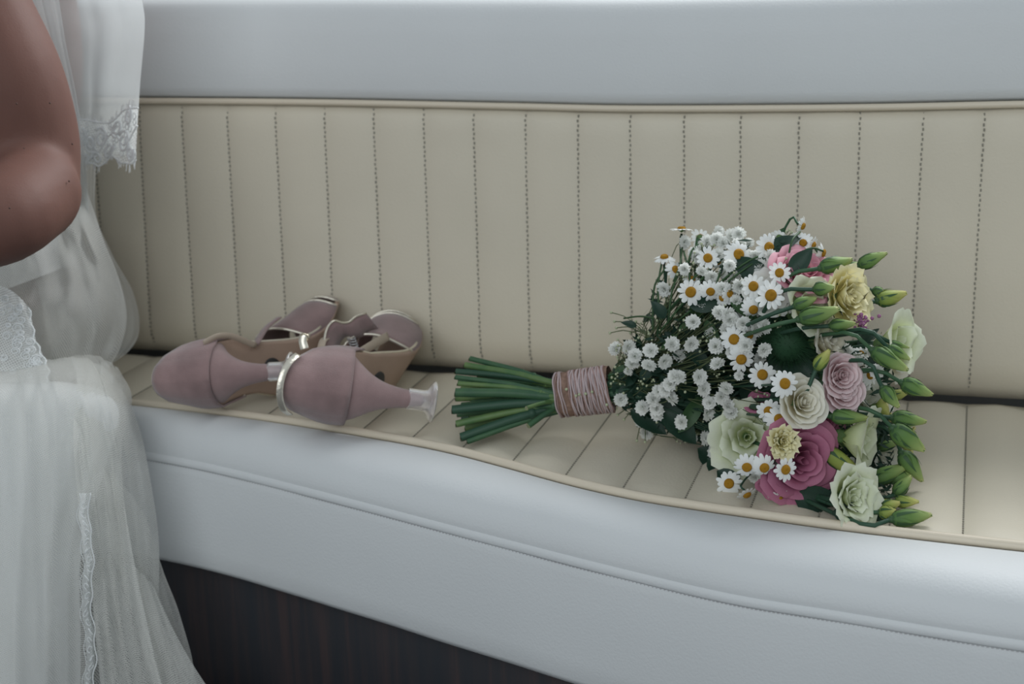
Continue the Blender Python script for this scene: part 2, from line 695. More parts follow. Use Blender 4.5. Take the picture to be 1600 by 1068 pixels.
M['clear'] = glass_mat()
LSH = 21.5
OUT = [(0, 0), (0.15, 0.75), (0.5, 1.4), (1.5, 2.25), (3, 2.75), (5, 2.65), (8, 2.3), (11, 2.65), (14, 3.15), (16.2, 3.35),
       (18.8, 2.9), (20.4, 1.95), (21.2, 1.0), (21.5, 0)]


def ow(x):
    for i in range(len(OUT) - 1):
        if x <= OUT[i + 1][0]:
            a, c = OUT[i], OUT[i + 1]
            return lerp(a[1], c[1], (x - a[0]) / (c[0] - a[0]))
    return 0.0


def zb(x):
    return 6.9 - 0.1 * x * 0.5 - (5.75) * smooth(3.0, 16.3, x) + 0.35 * smooth(17, 21.5, x)


def make_shoe(name, R, T, side, lab, k_, tw_deg, sag, rise, lift):
    root = empty(name)
    mtx = Matrix([[c * k_ for c in R[i]] + [T[i] * S] for i in range(3)] + [[0, 0, 0, 1]])
    root.matrix_world = mtx
    root['label'] = lab
    root['category'] = 'shoe'
    root['group'] = 'pair of wedding shoes on the seat'
    K = 0.01

    def tw(v):
        t = smooth(5.5, 14.5, v.x)
        a = math.radians(tw_deg) * t
        zc = zb(min(v.x, 21.5)) + 0.6
        y, z = v.y, v.z - zc
        return Vector((v.x, y * cos(a) - z * sin(a) + sag * smooth(5, 12, v.x) - rise * smooth(12, 20.5, v.x),
                       y * sin(a) + z * cos(a) + zc + lift * smooth(11, 20, v.x)))
    xs = [0, 0.05, 0.2, 0.5, 1, 1.8, 3, 4, 5, 6, 7, 8, 9, 10, 11, 12, 13, 14, 15, 16, 17, 18, 19, 20, 20.6, 21.1, 21.4, 21.5]
    # sole (tan underside) and insole
    b = MB(K)
    b.grid([[tw(Vector((x, ow(x) * c, zb(x) - 0.42))) for c in (-1, -.9, -.5, 0, .5, .9, 1)] for x in xs])
    b.grid([[tw(Vector((x, ow(x) * c, zb(x) - z))) for z in (0.42, 0.2, 0.0)] for c, xx in ((1, xs), (-1, xs[::-1])) for x in xx], closed_u=True)
    b.build('sole', M['tan'], root, clean=True)
    b = MB(K)
    b.grid([[tw(Vector((x, ow(x) * c * 0.99, zb(x) + 0.02 + 0.12 * c * c))) for c in (-1, -.6, 0, .6, 1)] for x in xs])
    b.build('insole', M['tan'], root)
    # foil edge along the arch
    for sg in (-1, 1):
        b = MB(K)
        b.tube([tw(Vector((x * 0.5, ow(x * 0.5) * sg * 1.0, zb(x * 0.5) + 0.06))) for x in range(11, 29)], 0.13, 6)
        b.build('foil_edge', M['gold'], root)
    # dark rubber dot on the arch
    b = MB(K)
    n = 16
    c0 = Vector((9.2, 0, zb(9.2) - 0.46))
    tx = Vector((1, 0, (zb(9.7) - zb(8.7)))).normalized()
    nn = tx.cross(Vector((0, 1, 0))).normalized()
    if nn.z > 0:
        nn = -nn
    rows = []
    for r, h in ((0.001, .14), (0.85, .14), (0.95, .06), (0.97, -.05)):
        rows.append([tw(c0 + tx * (r * cos(2 * pi * k / n)) + Vector((0, 1, 0)) * (r * sin(2 * pi * k / n)) + nn * h) for k in range(n)])
    b.grid(rows, closed_v=True)
    o = b.build('sole_pad', M['black'], root)
    o['label'] = 'black rubber dot'
    # heel counter
    NA, NV = 41, 12

    def cup(s, f):
        t = abs(s)
        x = 6.3 * t ** 1.75
        y = ow(x) * (1 if s > 0 else -1)
        H = 4.75 * (1 - t ** 2.3) + 0.15
        v = H * f
        y *= 1 - 0.24 * (v / 4.8) ** 1.8 + 0.05 * sin(pi * min(1, v / 3.0))
        x2 = x + 0.10 * v * v / 4.8 - 0.35 * sin(pi * min(1, v / 4.9)) * (1 - t)
        return Vector((x2 - 0.05, y * 1.03, zb(x) - 0.5 + v * 1.05))
    b = MB(K)
    b.grid([[cup(-1 + 2 * i / (NA - 1), j / (NV - 1)) for i in range(NA)] for j in range(NV)])
    o = b.build('heel_counter', M['suede'], root)
    modify(o, 'SOLIDIFY', thickness=0.0016, offset=-1)
    b = MB(K)
    b.tube([cup(-1 + 2 * i / 60, 1.0) for i in range(61)], 0.15, 6)
    b.build('foil_rim', M['gold'], root)
    # stitched seam between counter and heel
    b = MB(K)
    pts = []
    for i in range(31):
        s = -0.75 + 1.5 * i / 30
        hh = 4.75 * (1 - abs(s) ** 2.3) + 0.15
        p = cup(s, min(0.9, 1.15 * (1 - (s / .8) ** 2) / hh))
        pts.append(Vector((p.x - 0.03, p.y * 1.01, p.z)))
    b.tube(pts, 0.04, 5)
    b.build('counter_seam', M['suede_seam'], root)
    for s0 in (-0.42, -0.02, 0.4):
        b = MB(K)
        for q in range(22):
            f0 = .2 + .66 * q / 22
            u_ = s0 + .05 * sin(f0 * 5)
            a_, c_ = cup(u_, f0), cup(u_, f0 + .018)
            off = Vector((-.05 if abs(s0) < .3 else -.02, .04 * (1 if s0 > 0 else -1) * (abs(s0) > .3), 0))
            b.tube([a_ + off, c_ + off], .022, 4)
        o = b.build('stitch_line', M['thread'], root)
        o['kind'] = 'stuff'
    # heel
    b = MB(K)
    secs = [(6.95, None), (6.4, None), (5.7, (2.15, 2.05, 2.2)), (5.0, (1.85, 1.6, 1.65)), (4.2, (1.7, 1.2, 1.22)), (3.4, (1.68, .95, .95)),
            (2.4, (1.78, .78, .78)), (1.4, (1.9, .68, .68)), (0.35, (2.0, .66, .66))]
    rows = []
    for z, e in secs:
        row = []
        for k in range(28):
            a = 2 * pi * k / 28
            if e is None:
                kk = 1.0 if z > 6.8 else 0.97
                x = 2.75 - 2.75 * cos(a) * kk
                xx = max(0, min(5.5, x))
                y = (1 if sin(a) >= 0 else -1) * min(ow(xx), 2.75 * abs(sin(a)) ** 0.8 + .02) * kk
                row.append(Vector((x - (6.95 - z) * .1, y, min(z, zb(xx) - 0.3) if z > 6.8 else z - .1 * xx * .5)))
            else:
                row.append(Vector((e[0] - e[1] * cos(a), e[2] * sin(a), z)))
        rows.append(row)
    bse = b.grid(rows, closed_v=True)
    b.face([bse + 8 * 28 + k for k in range(28)])
    o = b.build('heel', M['suede_d'], root)
    modify(o, 'SUBSURF', levels=1, render_levels=1)
    b = MB(K)
    rows = []
    for r, z in ((.70, 1.75), (.82, 1.75), (.84, 1.6), (.82, 0.6), (.9, .25), (1.35, .0), (1.62, -.22), (1.6, -.34), (1.3, -.36), (0.7, -.3), (.02, -.3)):
        rows.append([Vector((2.0 + r * cos(2 * pi * k / 20), r * sin(2 * pi * k / 20), z)) for k in range(20)])
    b.grid(rows, closed_v=True)
    o = b.build('heel_protector', M['clear'], root)
    o['label'] = 'clear plastic flared protector'
    # vamp and toe band
    def arch(x0, x1, h0, h1, back=0.0, nm='vamp', front=0.0):
        def pt(i, j):
            ph = pi * (0.0 + j / 16.0)
            t = i / 8.0
            s_ = sin(ph)
            x = lerp(x0 - back * s_ ** 2, x1 + front * s_ ** 2, t)
            h = lerp(h0, h1, t) * (1.0 + 0.05 * sin(pi * t))
            return tw(Vector((x, ow(min(x, 21.3)) * 1.02 * cos(ph) * (1 + 0.06 * s_), zb(min(x, 21.5)) - 0.3 + h * s_ ** 0.7)))
        b = MB(K)
        b.grid([[pt(i, j) for j in range(17)] for i in range(9)])
        o = b.build(nm, M['suede'], root)
        modify(o, 'SOLIDIFY', thickness=0.0016, offset=-1)
        for i in (0, 8):
            b = MB(K)
            b.tube([pt(i, j / 2.0) for j in range(33)], 0.11, 6)
            b.build('foil_edge', M['gold'], root)
        return pt
    pt = arch(12.4, 17.2, 5.4, 3.8, back=-0.5, front=0.5)
    arch(18.2, 20.7, 3.3, 1.7, back=-0.5, nm='toe_band', front=-.4)
    return root


def ribbon(name, pts, width, th, m_, root, wdir, n=24):
    """flat strap through world points (pleat widths); wdir = direction of its width"""
    P = catmull([Vector(p) for p in pts], n)
    W = Vector(wdir).normalized()
    rows = []
    for i, p in enumerate(P):
        t = (P[min(i + 1, n - 1)] - P[max(i - 1, 0)]).normalized()
        wd = (W - t * W.dot(t)).normalized() * width / 2
        nr = t.cross(wd).normalized() * th / 2
        rows.append([p + wd + nr * .3, p + wd * .9 + nr, p - wd * .9 + nr, p - wd + nr * .3, p - wd - nr * .3, p - wd * .9 - nr, p + wd * .9 - nr, p + wd - nr * .3])
    b = MB(S)
    q = b.grid(rows, closed_v=True)
    b.face([q + k for k in range(8)][::-1])
    b.face([q + (n - 1) * 8 + k for k in range(8)])
    o = b.build(name, m_)
    o.parent = root
    o.matrix_parent_inverse = root.matrix_world.inverted()
    return o


R1 = [[-0.1845, 0.0844, -0.9792], [0.9748, -0.111, -0.1933], [-0.125, -0.9902, -0.0618]]
T1 = [3.83, -4.036, 1.007]
R2 = [[-0.4472, -0.1529, -0.8813], [0.8893, -0.1817, -0.4197], [-0.096, -0.9714, 0.2172]]
T2 = [6.50, -4.02, 0.60]
shoe1 = make_shoe('shoe', R1, T1, 1, 'mauve suede heeled shoe nearer the bride, its heel tucked behind the other', 1.005, 24, 0.9, 3.0, 0.0)
shoe2 = make_shoe('shoe', R2, T2, -1, 'mauve suede heeled shoe with gold rim strap, nearer the bouquet stems', 1.079, 24, 0.3, 2.3, 1.3)
bpy.context.view_layer.update()


def A(px, py, y):
    return at_y(px, py, y)


def loc1(x, y, z):
    return Vector(T1) + Vector([sum(R1[i][j] * (x, y, z)[j] for j in range(3)) / 5 * 1.005 for i in range(3)])


def loc2(x, y, z):
    return Vector(T2) + Vector([sum(R2[i][j] * (x, y, z)[j] for j in range(3)) / 5 * 1.079 for i in range(3)])


# loosened straps of the shoe on the left
ribbon('ankle_strap', [A(318, 536, -3.9), A(340, 525, -3.7), A(365, 526, -3.3), A(400, 540, -2.8)], 0.11, 0.025, M['tanstrap'], shoe1, (0.1, -.25, 1))
ribbon('center_strap', [A(436, 496, -1.75), A(416, 512, -2.1), A(398, 540, -2.75)], 0.16, 0.03, M['suede'], shoe1, (1, -.25, .3))
# straps of the shoe on the right
ribbon('ankle_strap', [loc2(1.2, -2.35, 10.7), loc2(0.35, -1.7, 11.35), loc2(-0.1, -0.6, 11.7), loc2(-.1, .7, 11.65), loc2(0.3, 1.8, 11.2), loc2(1.0, 2.3, 10.6)],
       0.11, 0.025, M['gold'], shoe2, loc2(0, 0, 1) - loc2(0, 0, 0))
ribbon('side_strap', [A(556, 555, -3.0), A(580, 540, -2.5), A(606, 525, -1.9)], 0.16, 0.03, M['tanstrap'], shoe2, (-.3, -.3, 1))
ribbon('center_strap', [A(500, 548, -3.3), A(505, 532, -3.0), A(513, 527, -2.7)], 0.14, 0.03, M['tanstrap'], shoe2, (1, -.3, 0))
# buckle on its elastic loop
ribbon('buckle_tab', [A(476, 545, -4.5), A(473, 532, -4.45), A(475, 522, -4.4)], 0.14, 0.05, M['gold'], shoe2, (1, .2, 0))
b = MB(S)
c = A(475, 527, -4.45)
b.tube([c + Vector((0.075 * cos(a), 0.02, 0.06 * sin(a))) for a in [2 * pi * k / 20 for k in range(21)]], 0.016, 6, cap=False)
o = b.build('buckle', M['steel'])
o.parent = shoe2
o.matrix_parent_inverse = shoe2.matrix_world.inverted()
# folded quarter of the vamp and the coiled elastic inside it
b = MB(S)
rows = []
edge = [(505, 545, -3.1), (508, 522, -2.9), (513, 509, -2.75), (522, 501, -2.6), (534, 504, -2.45), (545, 503, -2.3), (556, 494, -2.1), (572, 489, -1.9)]
P0 = catmull([A(*e) for e in edge], 22)
for i, p in enumerate(P0):
    rows.append([p, p + Vector((0.05, 0.06, -0.10)), p + Vector((0.08, 0.14, -0.22)), p + Vector((0.10, 0.3, -0.36))])
b.grid(rows)
o = b.build('vamp_quarter', M['suede'])
modify(o, 'SOLIDIFY', thickness=0.0014)
o.parent = shoe2
o.matrix_parent_inverse = shoe2.matrix_world.inverted()
b = MB(S)
b.tube(P0, 0.022, 6)
o = b.build('foil_edge', M['gold'])
o.parent = shoe2
o.matrix_parent_inverse = shoe2.matrix_world.inverted()
b = MB(S)
for k in range(6):
    c = lerp(A(556, 548, -2.4), A(549, 528, -2.2), k / 5)
    b.tube([c + Vector((0.075 * cos(a), 0.05 * sin(a), 0.01 * sin(a))) for a in [2 * pi * q / 12 for q in range(13)]], 0.012, 5, cap=False)
o = b.build('coiled_elastic', M['spring'])
o.parent = shoe2
o.matrix_parent_inverse = shoe2.matrix_world.inverted()
ribbon('elastic_tab', [A(549, 528, -2.2), A(547, 520, -2.15), A(548, 512, -2.1)], 0.13, 0.03, M['gold'], shoe2, (1, 0, 0))

# ================================================================== THE BOUQUET
G = dict(
    stem=mat('fresh green stem', (0.055, 0.125, 0.055), 0.5, 0.35, col2=(0.03, 0.085, 0.045), noise_scale=60),
    stem_l=mat('light green stem', (0.13, 0.20, 0.07), 0.5, 0.35, col2=(0.06, 0.14, 0.05), noise_scale=60),
    stem_d=mat('dark green stem', (0.028, 0.075, 0.045), 0.5, 0.35),
    cut=mat('cut stem end', (0.20, 0.22, 0.12), 0.7),
    leaf=mat('deep green leaf', (0.022, 0.058, 0.036), 0.5, 0.35, col2=(0.014, 0.038, 0.026), noise_scale=40, trans=0.15),
    leaf_m=mat('mid green leaf', (0.05, 0.11, 0.045), 0.5, 0.35, trans=0.15),
    fern=mat('dark feathery green', (0.02, 0.06, 0.028), 0.6, 0.2),
    white=mat('white petal', (0.88, 0.90, 0.88), 0.6, 0.2, trans=0.22),
    gyp=mat('white gypsophila petal', (0.90, 0.91, 0.88), 0.65, 0.2, trans=0.38),
    disc=mat('daisy yellow disc', (0.66, 0.36, 0.035), 0.75, 0.2, col2=(0.48, 0.22, 0.02), noise_scale=700, bump=0.8, bump_scale=900),
    calyx=mat('green calyx', (0.10, 0.18, 0.06), 0.6),
    purple=mat('purple limonium', (0.30, 0.12, 0.24), 0.7),
    twig=mat('thin gypsophila twig', (0.10, 0.13, 0.06), 0.6),
    twine=mat('mauve pink twine', (0.40, 0.27, 0.25), 0.9, 0.1, col2=(0.26, 0.17, 0.15), noise_scale=160, bump=0.6, bump_scale=700),
    twine_l=mat('silvery lilac thread', (0.47, 0.385, 0.39), 0.7, 0.3),
    hessian=mat('brown hessian band', (0.30, 0.195, 0.15), 0.95, 0.05, col2=(0.17, 0.11, 0.085), noise_scale=260, bump=0.8, bump_scale=600),
)
PET = dict(
    pink=grad_mat('dusky pink rose petal', [(0, (0.36, 0.13, 0.20)), (0.6, (0.52, 0.17, 0.29)), (1, (0.60, 0.24, 0.36))]),
    hot=grad_mat('warm pink rose petal', [(0, (0.55, 0.16, 0.24)), (0.5, (0.68, 0.25, 0.34)), (1, (0.74, 0.38, 0.45))]),
    pale=grad_mat('blush pink rose petal', [(0, (0.62, 0.36, 0.38)), (0.6, (0.78, 0.57, 0.58)), (1, (0.83, 0.69, 0.70))]),
    cream=grad_mat('cream rose petal', [(0, (0.70, 0.62, 0.36)), (0.5, (0.86, 0.82, 0.65)), (1, (0.88, 0.86, 0.76))]),
    yellow=grad_mat('soft yellow petal', [(0, (0.68, 0.64, 0.24)), (0.5, (0.86, 0.79, 0.40)), (1, (0.90, 0.85, 0.56))]),
    green=grad_mat('greenish white petal', [(0, (0.34, 0.46, 0.13)), (0.4, (0.70, 0.77, 0.44)), (1, (0.84, 0.88, 0.72))]),
    white=grad_mat('white lisianthus petal', [(0, (0.55, 0.62, 0.36)), (0.4, (0.84, 0.85, 0.75)), (1, (0.88, 0.89, 0.84))]),
    ygreen=grad_mat('yellow green petal', [(0, (0.25, 0.36, 0.07)), (0.5, (0.52, 0.56, 0.17)), (1, (0.72, 0.67, 0.30))]),
    bud=grad_mat('green bud', [(0, (0.06, 0.14, 0.045)), (0.45, (0.16, 0.28, 0.08)), (0.85, (0.36, 0.46, 0.16)), (1, (0.55, 0.56, 0.24))], trans=0.1),
    budy=grad_mat('yellow tipped bud', [(0, (0.12, 0.2, 0.05)), (0.4, (0.32, 0.40, 0.09)), (1, (0.66, 0.62, 0.22))], trans=0.1),
)

bq = empty('bouquet', at_y(915, 612, -3.4) * S)
tag(bq, 'bridal bouquet of roses, lisianthus, daisies and gypsophila lying beside the shoes', 'bouquet')
BQL = Vector(bq.location)


def put(name, me, pos, axis, scale=1.0, parent=None, spin=None, flat=None):
    """place a mesh whose own axis is +Z at pos (pleat widths) pointing along axis"""
    q = Vector(axis).normalized().to_track_quat('Z', 'Y')
    sp = random.uniform(0, 2 * pi) if spin is None else spin
    m_ = q.to_matrix().to_4x4() @ Matrix.Rotation(sp, 4, 'Z')
    if not isinstance(scale, (tuple, list)):
        scale = (scale,) * 3
    m_ = Matrix.Translation(Vector(pos) * S - BQL) @ m_ @ Matrix.Diagonal((*scale, 1))
    o = bpy.data.objects.new(name, me)
    C.objects.link(o)
    o.parent = parent or bq
    o.matrix_local = m_
    return o


# outline survey: the head's mid line and half height along the picture's x
AX = [(870, 614), (915, 612), (1000, 575), (1040, 548), (1150, 545), (1250, 572), (1340, 600), (1450, 615)]
RR = [(870, 34), (955, 38), (1000, 90), (1040, 140), (1150, 190), (1250, 222), (1340, 222), (1400, 215), (1450, 190)]
YC = [(870, -3.4), (955, -3.4), (1100, -3.1), (1250, -3.2), (1450, -3.4)]


def hit(px, py, depth=1.0, zmin=0.25):
    """place on the near side of the bouquet head (depth 1), its mid plane 0 or its far side -1"""
    ya, r, yc = interp(AX, px), interp(RR, px) / 98.0, interp(YC, px)
    d = abs(py - ya) / 98.0
    y = yc - 0.85 * depth * sqrt(max(0.0, r * r - d * d))
    p = at_y(px, py, y)
    if p.z < zmin:
        p = at_z(px, py, zmin)
    if p.y > -0.45:
        p = at_y(px, py, -0.45)
    return p


BIND0, BIND1 = at_y(873, 617, -3.42), at_y(955, 607, -3.36)
BDIR = (BIND1 - BIND0).normalized()
BR = 0.36
BU = (Vector((0, 0, 1)) - BDIR * BDIR.z).normalized()
BV = BDIR.cross(BU)


def bpos(p, a, r):
    return p + BU * (sin(a) * r) + BV * (cos(a) * r * 0.9)


# ---- cut stems fanning out on the left
stem_ends = [(735, 560, -3.0), (727, 570, -3.1), (713, 580, -3.2), (712, 589, -3.6), (716, 599, -3.7), (712, 613, -3.9), (722, 606, -3.3),
             (707, 640, -4.0), (716, 647, -3.7), (722, 633, -3.4), (713, 662, -4.05), (735, 650, -3.6), (720, 683, -4.2), (730, 690, -4.25),
             (741, 652, -3.5), (740, 620, -3.2), (748, 585, -3.0), (745, 640, -3.3), (760, 655, -3.4), (826, 665, -4.0), (823, 637, -4.1),
             (714, 622, -3.3), (730, 575, -2.9), (718, 594, -3.1), (752, 606, -3.0), (737, 630, -3.5), (765, 672, -3.6), (722, 655, -3.2),
             (740, 597, -3.4), (733, 642, -3.1), (770, 590, -2.9), (728, 668, -3.7)]
for i, (px, py, y) in enumerate(stem_ends):
    e = at_y(px, py, y)
    r = random.uniform(0.042, 0.062)
    if i in (12, 5, 7):
        r = 0.078
    if i in (20, 30):
        r = 0.036
    if e.z < r + 0.02:
        e = at_z(px, py, r + 0.02)
    vy = (py - 622) / 65.0
    a = math.asin(max(-.95, min(.95, -vy))) if i % 3 else math.asin(max(-.95, min(.95, -vy * 0.8)))
    rr = BR * random.uniform(0.55, 0.78)
    # nearer stems on the viewer's side of the binding
    p1 = bpos(BIND0, a, rr) if BV.y < 0 else bpos(BIND0, pi - a, rr)
    if y > -3.3:
        p1 = bpos(BIND0, pi - a, rr) if BV.y < 0 else bpos(BIND0, a, rr)
    pm = lerp(e, p1, 0.55) + Vector((0, 0, 0.03))
    path = catmull([e, pm, p1, p1 + BDIR * 0.5], 12)
    b = MB(S)
    b.tube(path, [r] * 11 + [r * .9], 8, cap=False)
    k_ = 0
    tn = (path[1] - path[0]).normalized()
    sd = tn.orthogonal().normalized()
    s2 = tn.cross(sd)
    b.grid([[path[0] + tn * (.02 * cos(q)) + (sd * cos(q) + s2 * sin(q)) * r * f_ for q in [2 * pi * z / 8 for z in range(8)]] for f_ in (1.0, .02)], closed_v=True, mi=1)
    if i % 4 == 0:   # a node
        b.ball(path[5 + i % 3], r * 1.28, 8, 5)
    mt = [G['stem'], G['stem_l'], G['stem_d'], G['stem'], G['stem']][i % 5]
    if i in (10, 4, 20):
        mt = G['stem_l']
    o = b.build('stem', [mt, G['cut']])
    o.parent = bq
    o.location = -BQL

# ---- binding
b = MB(S)
rows = []
for i in range(13):
    t = i / 12
    p = lerp(BIND0, BIND1, t)
    r = BR * (1.0 + 0.03 * sin(t * 9) + 0.05 * t)
    rows.append([bpos(p, 2 * pi * k / 28, r * (1 + 0.02 * sin(k * 2.3))) for k in range(28)])
b.grid(rows, closed_v=True)
bi = attach(b.build('binding', G['hessian']), bq)
bi['label'] = 'brown hessian band wound with lilac twine'
for k in range(38):
    t = [0.0, .04, .09, .13][k] if k < 4 else (.28 + .68 * (k - 4) / 33.0)
    p = lerp(BIND0, BIND1, t)
    sl = random.uniform(-.03, .03) + 0.08 * t
    rad = BR * (1.045 + 0.05 * t)
    b = MB(S)
    b.tube([bpos(p + BDIR * (sl * sin(a + 2.2) + 0.008 * sin(5 * a + k)), a, rad) for a in [2 * pi * q / 32 for q in range(33)]],
           0.011 if k % 2 else 0.015, 5, cap=False)
    o = attach(b.build('twine_turn', G['twine_l'] if k % 3 != 1 else G['twine']), bq)
    mw = o.matrix_basis.copy()
    o.parent = bi
    o.location = (0, 0, 0)


# ---- petals
def petal_mesh(name, m_, h, w_, cup, flare, ruffle=0.0, nu=7, nv=7, tip=0.0, seed=0, curl=0.0, narrow=0.5):
    """petal standing on the origin, inner side towards -X ... axis +Z; wraps around the z axis at radius r(v)"""
    rnd = random.Random(seed)
    ph = rnd.uniform(0, 6)
    rows = []
    for i in range(nv + 1):
        v = i / nv
        wv = w_ * (narrow + (1 - narrow) * sin(min(1.0, v * 1.35) * pi / 2)) * (1 - 0.55 * max(0, (v - 0.72) / 0.28) ** 2.2)
        row = []
        for j in range(nu + 1):
            u = 2 * j / nu - 1
            ang = u * wv
            r = cup * (0.25 + 0.75 * sin(min(1, v * 1.25) * pi / 2)) + flare * v ** 3
            rf = ruffle * v ** 2 * sin(u * 6.5 + ph) + ruffle * 0.6 * v ** 3 * sin(u * 13 + ph * 2)
            z = h * v - tip * abs(u) ** 2 * v * h - curl * h * max(0, v - .7) ** 1.5 * 2.2
            r += rf + curl * h * max(0, v - .7) * 1.3
            row.append(Vector((r * cos(ang), r * sin(ang), z + rf * .4)))
        rows.append(row)
    b = MB(1.0)
    b.grid(rows)
    return b.mesh(name, m_)


def add_rose(name, kind, pos, axis, R, layers, openness=1.0, ruffle=0.0, h=1.0, curl=0.5, label=None, squash=1.0, seed=0, narrow=0.5, n_green=5, tip=0.12):
    """R = radius in pleat widths. the flower's root mesh is its green base; each petal is a sub-part"""
    rnd = random.Random(seed * 13 + 5)
    Rm = R * S
    m_ = PET[kind]
    base = MB(1.0)
    base.ball(Vector((0, 0, -0.12 * Rm)), Rm * 0.30, 10, 6, (1, 1, 0.9))
    for k in range(n_green):
        a = 2 * pi * k / n_green + .3
        base.grid([[Vector((Rm * r * cos(a + da), Rm * r * sin(a + da), Rm * z)) for da in (-wd, 0, wd)]
                   for r, z, wd in ((.2, -.25, .3), (.36, -.05, .35), (.46, .12, .2), (.56, .22, .03))])
    me = base.mesh(name + '_base', G['calyx'])
    root = put(name, me, pos, axis, 1.0, spin=seed * 1.7)
    root.scale = (1, squash, 1) if squash != 1 else (1, 1, 1)
    if label:
        root['label'] = label
    n = len(layers)
    for li, (cnt, rr, hh, span) in enumerate(layers):
        for k in range(cnt):
            # rr = radius share, hh = height share
            me = petal_mesh('petal', m_, Rm * hh * h * rnd.uniform(.94, 1.05), span, Rm * rr * rnd.uniform(.93, 1.05),
                            Rm * 0.22 * openness * (li / max(1, n - 1)) ** 1.5, ruffle * Rm * (0.3 + .7 * li / n),
                            seed=rnd.randint(0, 9999), curl=curl * (li / max(1, n - 1)), nu=8, nv=7, narrow=narrow, tip=tip * rnd.uniform(.3, 1.5))
            a = 2 * pi * k / cnt + li * 2.1 + rnd.uniform(-.15, .15)
            o = bpy.data.objects.new('petal', me)
            C.objects.link(o)
            o.parent = root
            o.matrix_local = Matrix.Rotation(a, 4, 'Z') @ Matrix.Rotation(rnd.uniform(-.04, .07), 4, 'Y')
    return root


ROSE = [(3, .10, .86, 1.9), (3, .21, .92, 1.6), (4, .34, .95, 1.25), (5, .50, .93, 1.05), (6, .68, .86, .85), (6, .88, .72, .75)]
LISI = [(2, .10, .66, 1.8), (3, .22, .74, 1.5), (3, .36, .84, 1.3), (4, .54, .92, 1.05), (5, .76, .95, .9)]
BELL = [(2, .25, .80, 1.3), (3, .5, 1.0, 1.2), (4, .8, 1.1, 1.0)]

flower_pos = []


def flower(name, kind, px, py, rpx, dirn, layers, depth=1.0, **kw):
    R = rpx / 97.0
    ax = cdir(*dirn)
    p = hit(px, py, depth, zmin=kw.pop('zmin', R * 0.75))
    base = p - ax * (R * 0.75 * kw.get('h', 1.0))
    if base.z < 0.15:
        p = at_z(px, py, p.z + 0.15 - base.z)
        base = p - ax * (R * 0.75 * kw.get('h', 1.0))
    if base.y > -0.35:
        p = at_y(px, py, p.y - (base.y + 0.35))
        base = p - ax * (R * 0.75 * kw.get('h', 1.0))
    if name != 'yellow_lisianthus' or rpx > 30:
        flower_pos.append((base, 0.045, ax))
    return add_rose(name, kind, base, ax, R, layers, **kw)


flower('pink_rose', 'pink', 1256, 721, 56, (0.30, -.12, .9), ROSE, seed=1, label='large dusky pink rose low in the bouquet', curl=.6, zmin=.66)
flower('pink_rose', 'hot', 1264, 420, 46, (0.25, .6, .65), ROSE, seed=2, label='bright pink rose at the top of the bouquet', curl=.6, depth=.75)
flower('pink_rose', 'pink', 1200, 764, 17, (-.5, -.5, .6), LISI, seed=31, label='small mauve bloom under the large pink rose', zmin=.25)
flower('pink_rose', 'pale', 1319, 586, 28, (0.25, 0.0, .9), ROSE, seed=3, label='pale blush pink rose, upper of the two touching', squash=1.0, curl=.3)
flower('pink_rose', 'pink', 1184, 628, 17, (-.3, .5, .6), BELL, seed=33, label='small closed mauve rose bud', depth=.75)
flower('pink_rose', 'pink', 1296, 655, 26, (.3, .2, .6), LISI, seed=34, label='mauve bloom tucked behind the cream rose', depth=.55)
flower('pink_rose', 'pale', 1321, 613, 29, (0.2, 0.0, .9), ROSE, seed=43, label='pale blush pink rose, lower of the two touching', curl=.25)
flower('cream_rose', 'cream', 1260, 627, 34, (0.35, .15, .85), ROSE, seed=4, curl=.35, depth=1.3, zmin=1.3)
flower('white_lisianthus', 'green', 1168, 683, 50, (-.10, 0.02, 1.0), LISI, seed=5, label='wide open greenish white bloom', openness=1.3, ruffle=.05, curl=.5, zmin=.62)
flower('yellow_lisianthus', 'yellow', 1334, 462, 40, (.55, .1, .75), ROSE, seed=6, label='open soft yellow bloom', ruffle=.07, curl=.25, depth=.9)
flower('yellow_lisianthus', 'yellow', 1226, 690, 23, (.2, 0, .9), ROSE[:5], seed=7, label='small ruffled yellow bloom', ruffle=.12, curl=.4, depth=1.2, zmin=1.1)
flower('white_lisianthus', 'white', 1206, 456, 34, (-.05, .35, .75), LISI, seed=8, label='white bloom behind a daisy', ruffle=.05, openness=1.2, depth=.8)
flower('white_lisianthus', 'green', 1268, 480, 38, (.5, .2, .8), BELL, seed=9, h=1.2, ruffle=.04, depth=.85)
flower('white_lisianthus', 'cream', 1300, 530, 36, (.65, .1, .6), ROSE[1:5], seed=10, label='creamy ruffled bloom', ruffle=.12, depth=.75)
flower('white_lisianthus', 'green', 1356, 688, 38, (.88, -.12, .45), BELL, seed=11, h=1.25, ruffle=.06, label='pale green bell shaped bloom facing right', zmin=.4)
flower('white_lisianthus', 'white', 1362, 622, 28, (.3, .3, .8), BELL, seed=12, h=1.3, ruffle=.05, depth=.6)
flower('white_lisianthus', 'white', 1390, 714, 24, (.5, -.3, .7), BELL, seed=13, depth=.3)
flower('white_lisianthus', 'green', 1342, 776, 40, (.5, .1, .85), LISI, seed=14, h=1.15, ruffle=.07, label='lowest pale green bloom', zmin=.38)
flower('white_lisianthus', 'green', 1412, 533, 36, (.65, .12, .7), BELL, seed=15, h=1.3, ruffle=.06, depth=.75, label='pale bell shaped bloom at the right tip')
flower('white_lisianthus', 'cream', 1412, 562, 28, (.7, -.35, .6), BELL, seed=16, h=1.2, ruffle=.05, depth=.35)
flower('yellow_lisianthus', 'ygreen', 1388, 634, 20, (.8, .1, .3), BELL, seed=17, h=1.2, ruffle=.1, depth=.6)
